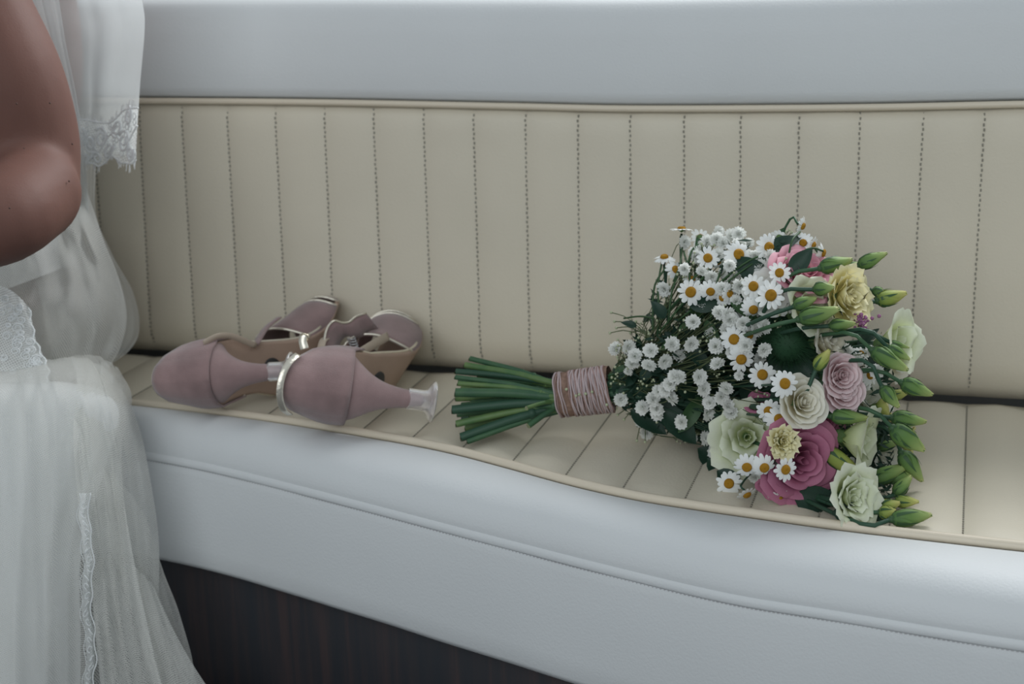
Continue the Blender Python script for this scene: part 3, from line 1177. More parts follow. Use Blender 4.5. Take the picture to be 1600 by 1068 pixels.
flower('yellow_lisianthus', 'ygreen', 1424, 690, 22, (.8, -.1, .3), BELL, seed=18, h=1.1, ruffle=.12, depth=.2)
flower('white_lisianthus', 'white', 1155, 428, 24, (-.2, .5, .6), LISI, seed=19, depth=.3)
flower('white_lisianthus', 'white', 1330, 738, 20, (.6, 0, .4), LISI, seed=20, depth=.4)


# ---- buds
def bud_mesh(m_, seed):
    rnd = random.Random(seed)
    b = MB(1.0)
    rows = []
    n = 15
    prof = [(0, .16), (.06, .34), (.18, .46), (.34, .5), (.5, .45), (.66, .36), (.8, .26), (.92, .18), (1.0, .10)]
    for v, r in prof:
        row = []
        for k in range(n):
            a = 2 * pi * k / n
            lob = 1 + 0.12 * (v ** .7) * sin(3 * a + v * 3.6) + (0.3 * max(0, v - .8) * sin(6 * a) if v > .8 else 0)
            row.append(Vector((r * lob * cos(a), r * lob * sin(a), v * 2.0 + (0.10 * sin(5 * a + seed) if v == 1 else 0))))
        rows.append(row)
    b.grid(rows, closed_v=True)
    b.ball(Vector((0, 0, 1.95)), .12, 6, 4)
    # swirled outer petal edges proud of the bud
    for q in range(3):
        a0 = 2 * pi * q / 3 + seed
        e = []
        for i in range(9):
            v = i / 8
            rr = interp(prof, v) * (1.05 + 0.05 * sin(pi * v))
            a = a0 + v * 1.5
            w0 = 0.35 * (1 - v)
            e.append([Vector((rr * cos(a + d), rr * sin(a + d), v * 2.0)) * 1.0 for d in (0.0, -w0 - .05)])
        b.grid(e)
    return b.mesh('bud', m_)


def sepal_mesh():
    b = MB(1.0)
    b.ball(Vector((0, 0, .02)), .22, 8, 5)
    for k in range(5):
        a = 2 * pi * k / 5
        b.grid([[Vector((r * cos(a + d), r * sin(a + d), z)) for d in (-w0, 0, w0)]
                for r, z, w0 in ((.2, 0, .45), (.45, .25, .24), (.535, .6, .16), (.53, .95, .10), (.50, 1.25, .02))])
    return b.mesh('sepals', G['leaf_m'])


BUDS = [bud_mesh(PET['bud'], 1), bud_mesh(PET['budy'], 2), bud_mesh(PET['bud'], 3)]
SEP = sepal_mesh()
buds = [(1281, 419, 1327, 406, 24, 0, .9), (1341, 415, 1381, 397, 21, 0, .6), (1370, 470, 1414, 458, 25, 1, .5), (1362, 454, 1385, 462, 18, 0, .4),
        (1271, 452, 1299, 449, 20, 0, 1.1), (1240, 479, 1271, 467, 20, 0, 1.12), (1248, 499, 1303, 484, 26, 2, 1.15), (1296, 509, 1331, 505, 18, 0, 1.0),
        (1275, 577, 1292, 549, 20, 1, 1.12), (1362, 546, 1411, 574, 25, 0, 1.0), (1386, 541, 1418, 559, 17, 0, .95), (1390, 534, 1418, 542, 9, 0, .9),
        (1408, 597, 1452, 614, 24, 0, .9), (1378, 604, 1401, 632, 20, 0, 1.05), (1393, 652, 1444, 658, 24, 0, .8), (1394, 668, 1440, 700, 30, 0, 1.0),
        (1408, 706, 1440, 748, 26, 2, .8), (1363, 752, 1412, 728, 26, 2, 1.0), (1391, 752, 1426, 738, 20, 2, 1.0), (1398, 773, 1421, 746, 20, 0, 1.0),
        (1285, 701, 1341, 741, 28, 1, 1.15), (1298, 650, 1349, 652, 23, 2, 1.1), (1376, 793, 1403, 786, 20, 1, .9), (1398, 783, 1428, 795, 18, 1, .8),
        (1373, 800, 1401, 803, 20, 1, 1.0), (1393, 811, 1449, 806, 25, 0, 1.0), (1345, 395, 1322, 400, 1, 0, .3), (1318, 420, 1345, 412, 16, 0, .5),
        (1385, 620, 1418, 612, 18, 1, .3), (1370, 700, 1402, 690, 16, 0, .4)]
for bx_, by_, tx_, ty_, w_, k_, dp in buds:
    if w_ < 5:
        continue
    r0 = w_ / 2 / 97.0
    zr = r0 * 1.1
    p = hit(bx_, by_, dp, zmin=zr)
    q = hit(tx_, ty_, dp * .95, zmin=zr)
    # bud points in the picture direction, a little off the picture plane
    dpx = sqrt((tx_ - bx_) ** 2 + (ty_ - by_) ** 2) / 97.0
    ax = (CR * (tx_ - bx_) - CU * (ty_ - by_)).normalized()
    ax = (ax - CF * random.uniform(-.15, .3)).normalized()
    if p.z + ax.z * dpx < zr:
        ax.z = (zr - p.z) / dpx
        ax.normalize()
    o = put('bud', BUDS[k_], p, ax, (2 * r0 * S, 2 * r0 * S, dpx / 2.0 * S * 1.0))
    s_ = bpy.data.objects.new('sepals', SEP)
    C.objects.link(s_)
    s_.parent = o
    flower_pos.append((p, 0.032, ax))


# ---- daisies
def daisy_mesh(seed, n=13, droop=0.0):
    rnd = random.Random(seed)
    b = MB(1.0)
    for k in range(n):
        a = 2 * pi * k / n + rnd.uniform(-.09, .09)
        L = rnd.uniform(.88, 1.06)
        wd = rnd.uniform(.15, .2)
        dr = droop + rnd.uniform(-.1, .12)
        rows = []
        for t, ww, z in ((.28, .35, 0), (.45, .75, .05), (.7, 1.0, .06), (.9, .8, .02), (1.0, .3, 0)):
            r = t * L
            rows.append([Vector((r * cos(a) - s_ * wd * ww * sin(a), r * sin(a) + s_ * wd * ww * cos(a),
                                 z - dr * (t - .28) * 1.2 - .03 * abs(s_))) for s_ in (-1, 0, 1)])
        b.grid(rows)
    rows = []   # green back
    for r, z in ((.02, -.3), (.12, -.22), (.3, -.1), (.34, -.01)):
        rows.append([Vector((r * cos(2 * pi * k / 10), r * sin(2 * pi * k / 10), z)) for k in range(10)])
    b.grid(rows, closed_v=True, mi=1)
    return b.mesh('daisy', [G['white'], G['calyx']])


def disc_mesh():
    b = MB(1.0)
    rows = []
    for r, z in ((.37, -.02), (.395, .06), (.36, .17), (.26, .25), (.14, .27), (.05, .24), (.01, .22)):
        rows.append([Vector((r * (1 + .03 * sin(7 * k)) * cos(2 * pi * k / 16), r * sin(2 * pi * k / 16), z)) for k in range(16)])
    b.grid(rows, closed_v=True)
    return b.mesh('flower_disc', G['disc'])


DAI = [daisy_mesh(1, 13, .1), daisy_mesh(2, 14, .25), daisy_mesh(3, 12, -.05), daisy_mesh(4, 13, .5)]
DISC = disc_mesh()
# px, py, radius, facing (right, up, to viewer), depth
dais = [(1065, 358, 17, (0, 1, .1), .3), (1094, 371, 16, (.3, .5, -.8), .3), (1038, 402, 17, (-.1, .9, .4), .5), (1055, 421, 16, (.5, .3, .75), .6),
        (1106, 403, 18, (-.1, .1, 1), .8), (1154, 397, 21, (.25, .1, 1), .8), (1121, 408, 15, (.2, -.4, .9), .4), (1201, 386, 20, (.35, -.1, .9), .7),
        (1218, 371, 16, (.3, .4, -.7), .4), (1081, 436, 15, (.1, .8, .5), .6), (1079, 456, 21, (.1, -.1, 1), 1.0), (1110, 455, 17, (0, -.45, .8), .9),
        (1177, 447, 19, (.1, 0, 1), 1.05), (1204, 461, 22, (.15, -.1, 1), 1.25), (1218, 426, 17, (-.3, 0, 1), 1.0), (1140, 459, 15, (.5, 0, .7), .8),
        (1129, 465, 14, (-.5, 0, .7), .8), (1177, 483, 18, (.1, -.5, .8), 1.0), (1147, 530, 20, (-.2, .1, 1), 1.08), (1158, 561, 20, (.1, -.25, .9), 1.08),
        (1171, 524, 14, (.3, .2, .8), .95), (1150, 504, 15, (.3, .2, .8), .95), (1254, 353, 14, (.6, -.3, .3), .2), (1255, 379, 15, (-.3, -.2, .8), .5),
        (1270, 383, 15, (.7, -.3, .4), .5), (1286, 395, 15, (.8, -.2, .3), .5), (1191, 585, 20, (.1, 0, 1), 1.08), (1226, 599, 20, (.2, .1, 1), 1.45),
        (1201, 642, 18, (-.3, -.1, .9), 1.25), (1217, 654, 19, (.1, 0, 1), 1.4), (1167, 729, 18, (-.1, -.5, .85), 1.05), (1194, 730, 18, (.2, -.4, .9), 1.1),
        (1227, 733, 18, (.4, -.2, .9), 1.2), (1139, 755, 19, (-.15, .05, 1), 1.0), (1167, 772, 16, (.4, -.8, .5), 1.0), (1217, 777, 16, (.1, -.9, .35), 1.0),
        (1359, 586, 16, (.5, .1, .8), .7), (1345, 553, 14, (.2, .4, .7), .6)]
for px, py, r, f, dp in dais:
    p = hit(px, py, dp, zmin=.85 if 640 < py < 745 else r / 97.0 * .7)
    ax = cdir(*f)
    o = put('daisy', DAI[random.randrange(4)], p, ax, r / 97.0 * S)
    d_ = bpy.data.objects.new('flower_disc', DISC)
    C.objects.link(d_)
    d_.parent = o
    flower_pos.append((p - ax * .08, 0.02, ax))


# ---- gypsophila blossoms
def gyp_mesh(seed):
    rnd = random.Random(seed)
    b = MB(1.0)
    for li, (cnt, el, L) in enumerate(((10, 2, 1.0), (10, 20, .98), (9, 38, .86), (7, 56, .72), (5, 74, .6))):
        for k in range(cnt):
            a = 2 * pi * k / cnt + li * .5 + rnd.uniform(-.15, .15)
            e = math.radians(el + rnd.uniform(-9, 9))
            L2 = L * rnd.uniform(.88, 1.08)
            d = Vector((cos(a) * cos(e), sin(a) * cos(e), sin(e)))
            sd = Vector((-sin(a), cos(a), 0))
            up = sd.cross(d)
            b.grid([[d * (t * L2) + sd * (s_ * w0 * 1.1) - up * (.10 * t * t) + (d * (-.13 * L2) if (s_ == 0 and t == 1) else Vector()) for s_ in (-1, 0, 1)]
                    for t, w0 in ((.15, .08), (.6, .24), (1.0, .25))])
    b.ball(Vector((0, 0, -.08)), .3, 6, 4, mi=1)
    return b.mesh('gypsophila_blossom', [G['gyp'], G['calyx']])


GYP = [gyp_mesh(i) for i in range(4)]
gy = [(1083, 503), (1079, 537), (1049, 538), (1017, 548), (981, 541), (962, 545), (1136, 490), (1161, 505), (1180, 515), (1193, 510), (1133, 518),
      (1118, 541), (1166, 540), (1144, 550), (1193, 546), (1121, 363), (1105, 378), (1069, 378), (1143, 369), (1154, 366), (1155, 381), (1038, 451),
      (1155, 446), (1189, 416), (1207, 413), (1097, 389), (1122, 399), (1063, 555), (1038, 564), (1120, 374), (1091, 401), (1222, 384), (1168, 401),
      (1129, 451), (1172, 468), (1123, 489), (1140, 500), (992, 556), (987, 569), (981, 581), (1013, 572), (1054, 588), (1062, 590), (1092, 589),
      (1099, 607), (1121, 569), (1155, 587), (970, 623), (1004, 636), (1020, 624), (1028, 647), (1047, 622), (1039, 608), (1029, 612), (1002, 660),
      (1009, 676), (1065, 659), (1105, 645), (1109, 629), (1134, 608), (1127, 620), (1137, 635), (1142, 646), (1102, 684), (1083, 685), (1026, 638),
      (1047, 600), (1117, 706), (1107, 684), (1133, 692), (1181, 569), (1341, 561), (1322, 548), (1370, 580), (1344, 627), (1345, 737), (1326, 746),
      (1358, 548), (1128, 425), (1140, 415), (1165, 420), (1180, 400), (1112, 432), (1148, 432), (1096, 425), (1070, 420), (1235, 395), (1130, 380),
      (1170, 380), (1085, 395), (1150, 470), (1160, 490), (1120, 470), (1095, 475), (1188, 488), (1240, 372), (1203, 400), (1187, 560), (1110, 520),
      (1333, 640), (1350, 600), (1208, 570), (1216, 748), (1150, 715), (1180, 745)]
for i, (px, py) in enumerate(gy):
    r = 12.5 if i < 70 else random.uniform(9, 12)
    if i in (39, 46, 64, 68):
        r = 8
    dp = 1.05 if i < 70 and not (15 <= i <= 34) else random.uniform(.5, .9)
    if py < 400:
        dp = random.uniform(.2, .6)
    p = hit(px, py, dp, zmin=.12)
    ax = cdir(random.uniform(-.55, .55), random.uniform(-.35, .65), random.uniform(.55, 1))
    put('gypsophila_blossom', GYP[i % 4], p, ax, r / 97.0 * S * random.uniform(.95, 1.05))
    flower_pos.append((p - ax * .05, 0.010, ax))

# ---- purple limonium
b = MB(S)
c = hit(1348, 503, .8)
for k in range(34):
    q = c + CR * random.gauss(0, .055) + CU * random.gauss(0, .075) - CF * random.gauss(0, .04)
    b.ball(q, random.uniform(.02, .032), 6, 4)
o = attach(b.build('limonium_sprig', G['purple']), bq)
o['label'] = 'small purple sprig under the yellow bloom'
o['kind'] = 'stuff'

# ---- flower stems back to the binding
stem_w = MB(S)
random.seed(11)
for i, (p, r, ax) in enumerate(flower_pos):
    a = random.uniform(0, 2 * pi)
    e = bpos(BIND1, a, BR * random.uniform(.2, .75))
    if p.z < 1.0 and r < .03:
        g_ = at_z(1195, 705, .12)
        b = MB(S)
        b.tube(catmull([p, p - ax * .1, lerp(p, g_, .6), g_], 8), r * .8, 6, cap=False)
        attach(b.build('flower_stem', G['stem_d']), bq)
        continue
    dist = (p - e).length
    if r < 0.015:
        mid = lerp(p, e, .5) + Vector((0, random.uniform(0, .3), random.uniform(-.1, .1)))
        stem_w.tube(catmull([p, p - ax * .12 + (e - p).normalized() * .15, mid, e], 8), 0.008, 4, cap=False)
        continue
    k1 = p - ax * min(.5 if r > .022 else .14, dist * .25)
    back = (k1 - e)
    mid = e + BDIR * min(1.0, dist * .35) + back * .18
    mp_ = lerp(e, k1, .62)
    w_ = (mp_ - CP).dot(CF)
    mid2 = hit(800 + FPX * (mp_ - CP).dot(CR) / w_, 534 - FPX * (mp_ - CP).dot(CU) / w_, .15, zmin=.1)
    if (mid2 - CP).dot(CF) < w_:
        mid2 = mp_
    k1 = k1 + CF * .12
    if p.z > 2.9:
        mid2 = lerp(mid, k1, .6) + Vector((0, .1, -.25))
    for q in (k1, mid, mid2):
        q.z = max(q.z, .1)
        q.y = min(q.y, -.4)
    b = MB(S)
    b.tube(catmull([p, k1, mid2, mid, e], 14), r, 6, cap=False)
    o = b.build('flower_stem', G['stem_d'] if i % 3 else G['stem'])
    attach(o, bq)
# long thin sprays with tiny unopened buds
for k in range(150):
    px, py = random.uniform(960, 1240), 0
    ya, r = interp(AX, px), interp(RR, px)
    py = ya + random.uniform(-1.0, .95) * r
    p = hit(px, py, random.uniform(.1, 1.05), zmin=.06)
    e = bpos(BIND1, random.uniform(0, 2 * pi), BR * .6) + BDIR * random.uniform(0, 1.0)
    q = lerp(p, e, .4) + Vector((0, random.uniform(-.1, .3), random.uniform(-.15, .1)))
    q.z = max(q.z, .05)
    stem_w.tube(catmull([p, q, e], 7), .007, 4, cap=False)
    for z in range(3):
        t = p + CR * random.uniform(-.12, .12) + CU * random.uniform(-.12, .12)
        stem_w.tube([lerp(p, q, .2), t], .005, 3, cap=False)
        stem_w.ball(t, random.uniform(.014, .026), 5, 3, mi=1)
for (px, py) in [(955, 488), (960, 502), (963, 512), (985, 520), (953, 520), (965, 648), (975, 655), (995, 688), (1000, 640), (1008, 690), (983, 503)]:
    p = hit(px, py, .3, zmin=.06)
    e = hit(1020, 530, .5) if py < 600 else hit(1010, 640, .5)
    stem_w.tube(catmull([p, lerp(p, e, .4) + CU * .08, e], 6), .008, 4, cap=False)
    stem_w.ball(p, .025, 6, 4, mi=1)
for x0, y0, z0 in ((885, 608, 0), (905, 616, 0), (915, 615, 0), (925, 612, 0), (948, 632, 0), (900, 618, 0)):
    p = at_y(x0, y0, -3.4 - BR * 1.0)
    stem_w.ball(p, .026, 6, 4, mi=1)
o = attach(stem_w.build('gypsophila_twigs', [G['twig'], mat('tiny gypsophila bud', (0.42, 0.46, 0.30), 0.7)]), bq)
o['kind'] = 'stuff'

# ---- daisy stems visible against the backrest, top left
for (x0, y0), (x1, y1), (x2, y2) in (((1035, 405), (1028, 450), (1032, 500)), ((1040, 418), (1022, 450), (1020, 515)), ((1062, 425), (1050, 455), (1044, 505)),
                                   ((1066, 385), (1062, 415), (1052, 440)), ((1068, 392), (1076, 420), (1078, 440)), ((1130, 410), (1118, 450), (1110, 500)),
                                   ((1250, 362), (1238, 375), (1232, 400)), ((1286, 392), (1265, 388), (1225, 410)), ((1200, 395), (1165, 410), (1120, 445)),
                                   ((1095, 380), (1082, 390), (1075, 410)), ((975, 497), (1000, 494), (1022, 497)), ((1190, 402), (1150, 430), (1060, 500)),
                                   ((1100, 415), (1080, 440), (1060, 470)), ((1110, 418), (1085, 450), (1030, 520))):
    b = MB(S)
    b.tube(catmull([hit(x0, y0, .6), hit(x1, y1, .75), hit(x2, y2, .7)], 10), .016, 6)
    attach(b.build('flower_stem', G['leaf_m']), bq)


# ---- leaves
def leaf_mesh(seed, wd=.3, bend=.25):
    rnd = random.Random(seed)
    b = MB(1.0)
    rows = []
    for i in range(9):
        t = i / 8
        w0 = wd * sin(pi * t ** .8) ** .8 if 0 < t < 1 else 0.005
        x = t
        z = -bend * t * t
        rows.append([Vector((x, s_ * w0, z + abs(s_) * w0 * .35 + .02 * sin(9 * t + seed) * s_)) for s_ in (-1, -.5, 0, .5, 1)])
    b.grid(rows)
    return b.mesh('leaf', [G['leaf'], G['leaf_m']][seed % 4 == 0])


LEAF = [leaf_mesh(i, wd=.16 + .04 * (i % 4), bend=.1 + .1 * (i % 3)) for i in range(8)]


def put_leaf(p, d, nrm, L, k, lb=None):
    d = Vector(d).normalized()
    n_ = Vector(nrm)
    n_ = (n_ - d * n_.dot(d)).normalized()
    y = n_.cross(d)
    m_ = Matrix((d, y, n_)).transposed().to_4x4()
    m_ = Matrix.Translation(Vector(p) * S - BQL) @ m_ @ Matrix.Scale(L * S, 4)
    o = inst('leaf', LEAF[k % 8], bq, m_)
    return o


random.seed(5)
nl = 0
while nl < 250:
    px = random.uniform(965, 1405)
    ya, r = interp(AX, px), interp(RR, px)
    q = random.uniform(-.93, .93)
    py = ya + q * r * .92
    if px < 1075 and q < -.2 and random.random() < .7:
        continue
    if 1060 < px and py < ya - r * .45 and px < 1200 and random.random() < .75:
        continue
    if px > 1340 and random.random() < .6:
        continue
    if px > 1225 and q < -.5:
        continue
    L = random.uniform(.22, .42) if px < 1075 else random.uniform(.45, .85) if px < 1290 else random.uniform(.35, .6)
    p = hit(px, py, random.uniform(-.5, .82 if px < 1290 else .35), zmin=.12)
    d = cdir(random.uniform(.1, 1), random.uniform(-.9, .9) - q * .5, random.uniform(-.4, .4))
    p = p - d * L * .5
    if (p + d * L).z < .06 or p.z < .06:
        d.z = abs(d.z)
        p.z = max(p.z, .08)
    if (p + d * L).y > -.3 or p.y > -.3:
        continue
    put_leaf(p, d, -CF + Vector((random.uniform(-.7, .7), random.uniform(-.7, .7), random.uniform(-.3, .9))), L, nl)
    nl += 1
# large leaves at the lower edge and beside the binding
for px, py, dx, dy, L, k in ((1015, 632, .75, -.42, .7, 3), (1035, 640, .6, -.55, .75, 7), (1090, 700, .75, -.5, .8, 3), (1105, 716, .4, -.9, .6, 7), (960, 580, .8, .3, .35, 0),
                             (965, 612, 1, .1, .4, 7), (962, 590, .8, .55, .45, 2), (985, 640, .7, -.45, .7, 6), (1120, 735, .5, -.8, .5, 3), (1290, 770, .9, -.4, .9, 3),
                             (1240, 775, 1, -.3, .9, 7), (1234, 428, .5, .6, .5, 3), (1040, 497, -.4, .5, .35, 7), (995, 510, -.8, .3, .25, 2), (1300, 800, .8, -.1, .8, 2)):
    put_leaf(hit(px, py, .85, zmin=.12), cdir(dx, max(dy, -.35) if py > 700 else dy, .15), -CF + Vector((0, 0, .4)), L, k)
# feathery dark green ball
fb = MB(S)
c0 = hit(1232, 535, .75)
for k in range(1500):
    u_ = Vector((random.gauss(0, 1), random.gauss(0, 1), random.gauss(0, 1))).normalized()
    r = random.uniform(.36, .52)
    s_ = c0 + u_ * .12
    e = c0 + Vector((u_.x * 1.05, u_.y * .8, u_.z)) * r
    sd = u_.orthogonal().normalized() * .008
    i0 = len(fb.v)
    for q in (s_ - sd, s_ + sd, e):
        fb.v.append(tuple(q))
        fb.uv.append((0, 0))
    fb.face((i0, i0 + 1, i0 + 2))
fb.ball(c0, .3, 12, 8)
o = attach(fb.build('feathery_green_head', G['fern']), bq)
o['kind'] = 'stuff'
# inner greenery that fills the head
fb = MB(S)
for k in range(5200):
    px = random.uniform(975, 1395)
    ya, r = interp(AX, px), interp(RR, px)
    q = random.uniform(-1, 1)
    if 1050 < px < 1210 and q < -.35 and random.random() < .8:
        continue
    if px < 1075 and q < -.2 and random.random() < .85:
        continue
    if px > 1225 and q < -.55 + (px - 1225) / 400:
        continue
    p = hit(px, ya + q * r * .88, random.uniform(-.5, .72), zmin=.1)
    if p.y > -.5:
        continue
    d = cdir(random.uniform(.2, 1), random.uniform(-.8, .8), random.uniform(-.6, .6)) * random.uniform(.12, .3)
    sd = d.orthogonal().normalized() * random.uniform(.01, .04)
    i0 = len(fb.v)
    for t in (p - d * .5, p + sd, p + d * .5, p - sd):
        fb.v.append((t.x, t.y, max(t.z, .03)))
        fb.uv.append((0, 0))
    fb.face((i0, i0 + 1, i0 + 2, i0 + 3))
o = attach(fb.build('foliage_filler', G['leaf']), bq)
o['kind'] = 'stuff'

# ================================================================== THE SEATED BRIDE
M['skin'] = mat('tanned skin', (0.165, 0.084, 0.067), 0.6, 0.18, noise_amt=0.10, noise_scale=16, bump=0.12, bump_scale=500, sss=0.12)
M['satin'] = mat('white satin', (0.80, 0.82, 0.83), 0.5, 0.3, bump=0.15, bump_scale=500)
M['tulle'] = tulle_mat('ivory tulle', (0.86, 0.86, 0.82), 0.50, cell=0.0016, hole=0.7)
M['tulle_d'] = tulle_mat('dense ivory tulle', (0.86, 0.86, 0.82), 0.62, cell=0.0015, hole=0.5)
M['veil'] = tulle_mat('fine white veil net', (0.84, 0.88, 0.88), 0.60, cell=0.0010, hole=0.3)
M['lace'] = tulle_mat('white lace', (0.86, 0.88, 0.87), 0.74, cell=0.0019, hole=0.6)
M['cord'] = mat('white lace cord', (0.84, 0.86, 0.86), 0.7, 0.2)
M['hair'] = mat('brown hair', (0.10, 0.06, 0.04), 0.5, 0.4)
M['eye'] = mat('eye', (0.6, 0.6, 0.6), 0.3)

pe = empty('person', Vector((-2.8, -3.0, 0.0)) * S)
tag(pe, 'person in a white tulle and lace dress seated at the left, bare arm bent', 'person')


def chain(b, pts, seg=18, sub=5):
    """tapered capsule chain of (x, y, z, r)"""
    V = catmull([Vector(p[:3]) for p in pts], (len(pts) - 1) * sub + 1)
    R_ = catmull([Vector((p[3], 0, 0)) for p in pts], (len(pts) - 1) * sub + 1)
    b.tube(V, [r.x for r in R_], seg)
    b.ball(V[0], R_[0].x, seg, 10)
    b.ball(V[-1], R_[-1].x, seg, 10)


def pxr(px, py, y, rpx):
    p = at_y(px, py, y)
    return (p.x, p.y, p.z, rpx / (FPX / (p - CP).dot(CF)))


b = MB(S)
# near arm: shoulder, upper arm, elbow, forearm, wrist
chain(b, [(-2.55, -4.2, 10.75, .95), pxr(-130, -190, -4.6, 96), pxr(-52, 0, -4.75, 93), pxr(-2, 120, -4.85, 99), pxr(33, 215, -4.75, 90), pxr(46, 285, -4.85, 79)])
chain(b, [pxr(50, 301, -5.35, 77), pxr(2, 343, -6.5, 71), pxr(-80, 368, -6.9, 65), pxr(-200, 402, -7.1, 52), pxr(-320, 436, -7.2, 38)])
hw = Vector(pxr(-320, 436, -7.2, 38)[:3])
hd = (hw - Vector(pxr(-200, 402, -7.1, 52)[:3])).normalized()
hs = Vector((0.1, 0.25, 1)).cross(hd).normalized()
chain(b, [(*hw, .36), (*(hw + hd * .9), .42), (*(hw + hd * 1.5), .34)])
for k, (o_, L) in enumerate(((-.42, 1.0), (-.15, 1.2), (.13, 1.15), (.4, .9))):
    a0 = hw + hd * 1.5 + hs * o_
    chain(b, [(*a0, .17), (*(a0 + hd * L * .5 + Vector((0, 0, -.06))), .16), (*(a0 + hd * L + Vector((0, 0, -.4))), .13)], 10, 3)
a0 = hw + hd * .5 + Vector((0, -.3, .3))
chain(b, [(*a0, .19), (*(a0 + hd * .55 + Vector((0, -.15, .2))), .17), (*(a0 + hd * 1.05 + Vector((0, -.1, .2))), .14)], 10, 3)
# far arm
chain(b, [(-2.7, -1.5, 10.6, .9), (-2.4, -1.1, 8.0, .92), (-2.3, -1.2, 4.9, .7), (-4.2, -2.4, 3.4, .6), (-6.0, -4.0, 2.7, .38), (-6.9, -4.8, 2.6, .4)])
# torso, neck, head
for dy in (-.8, 0, .8):
    chain(b, [(-3.1, -2.9 + dy * 1.1, 1.75, 1.65), (-3.1, -2.9 + dy * .7, 4.6, 1.35), (-3.0, -2.9 + dy * 1.1, 7.6, 1.65), (-2.9, -2.9 + dy * 1.5, 9.8, 1.15)])
chain(b, [(-2.9, -2.9, 10.5, .95), (-3.05, -2.95, 12.2, .72), (-3.2, -3.0, 13.2, .75)])
b.ball(Vector((-3.25, -3.0, 14.6)), 1.5, 20, 14, (1.1, .92, 1.2))
b.ball(Vector((-4.1, -3.05, 13.6)), .75, 14, 10, (1, 1, 1))
b.ball(Vector((-4.95, -3.05, 14.3)), .24, 10, 8, (1.1, .8, 1.5))
for sg in (-1, 1):
    b.ball(Vector((-3.1, -3.0 + sg * 1.4, 14.3)), .36, 10, 8, (.7, .4, 1.1))
    b.ball(Vector((-4.55, -3.05 + sg * .3, 13.55)), .2, 8, 6, (.8, 1.2, .6))
# legs
for sg, kx, ky in ((-1, -6.6, -7.4), (1, -8.0, -5.9)):
    chain(b, [(-3.2, -2.9 + sg * .9, 1.5, 1.5), ((-3.2 + kx) / 2, (-2.9 + sg * .9 + ky) / 2, 1.5, 1.4), (kx, ky, 1.5, 1.05),
              (kx - .1, ky - .1, -2.5, 1.0), (kx, ky, -6.9, .55), (kx - .3, ky - .2, -7.9, .5), (kx - 2.0, ky - 1.4, -8.1, .28)])
bo = b.build('body', M['skin'])
modify(bo, 'REMESH', mode='VOXEL', voxel_size=0.0055, use_smooth_shade=True)
modify(bo, 'SMOOTH', factor=0.5, iterations=3)
bo.parent = pe
bo.location = -Vector(pe.location)
ml = MB(S)
for px, py, y in ((26, 162, -5.78), (78, 161, -5.72), (113, 225, -5.35), (38, 232, -5.6), (15, 325, -7.15), (108, 283, -5.5), (44, 328, -6.65)):
    ml.ball(at_y(px, py, y), .016, 8, 5)
o = attach(ml.build('freckles', mat('brown mole', (0.085, 0.045, 0.035), 0.7)), pe)
o['kind'] = 'stuff'
for sg in (-1, 1):
    e = MB(S)
    e.ball(Vector((-4.63, -3.03 + sg * .5, 14.62)), .22, 12, 8)
    attach(e.build('eye', M['eye']), pe)
h = MB(S)
rows = []
for i in range(13):
    th = pi * .62 * i / 12
    rows.append([Vector((-3.0 + 1.85 * sin(th) * cos(2 * pi * k / 26) + .25, -3.0 + 1.62 * sin(th) * sin(2 * pi * k / 26), 14.75 + 1.95 * cos(th)))
                 + Vector((.04 * sin(k * 5), .04 * cos(k * 7), 0)) for k in range(26)])
rows = [[p if p.x > -4.3 or p.z > 15.7 else Vector((-4.3 + .1 * (p.x + 4.3), p.y, p.z)) for p in r] for r in rows]
h.grid(rows, closed_v=True)
h.ball(Vector((-1.6, -3.0, 14.2)), .95, 16, 10)
attach(h.build('hair', M['hair']), pe)
# bodice
bd = MB(S)
rows = []
for z, rx, ry, cx in ((9.2, 1.35, 2.25, -3.05), (8.2, 1.85, 2.1, -3.15), (7.2, 1.8, 2.0, -3.15), (6.0, 1.5, 1.75, -3.1), (4.8, 1.45, 1.75, -3.1), (3.4, 1.8, 2.2, -3.15), (2.2, 2.0, 2.5, -3.2)):
    rows.append([Vector((cx + rx * cos(2 * pi * k / 40), -2.9 + ry * sin(2 * pi * k / 40), z + .15 * cos(4 * pi * k / 40))) for k in range(40)])
bd.grid(rows, closed_v=True)
attach(bd.build('bodice', M['satin']), pe)
# skirt over the legs (mostly outside the photograph)
sk = MB(S)
rows = []
for i in range(15):
    t = i / 14
    row = []
    for k in range(48):
        a = 2 * pi * k / 48
        if t < .5:
            q = t / .5
            c = lerp(Vector((-3.2, -2.9, 3.0)), Vector((-6.6, -6.4, 1.7)), q)
            p = c + Vector((cos(a) * lerp(2.0, 2.3, q), sin(a) * lerp(2.3, 2.4, q), lerp(0, -1.4, q) + 1.0 * lerp(.2, 1.0, q)))
        else:
            q = (t - .5) / .5
            c = lerp(Vector((-6.6, -6.4, 1.4)), Vector((-6.4, -6.9, -8.3)), q)
            f = 1 + .10 * sin(a * 9) * q
            p = c + Vector((cos(a) * lerp(2.3, 3.6, q) * f, sin(a) * lerp(2.4, 3.0, q) * f, 0))
            p.y = min(p.y, -4.2)
        p.z = max(p.z, .06) if p.y > -4.15 else p.z
        row.append(p)
    rows.append(row)
sk.grid(rows, closed_v=True)
attach(sk.build('skirt', M['satin']), pe)


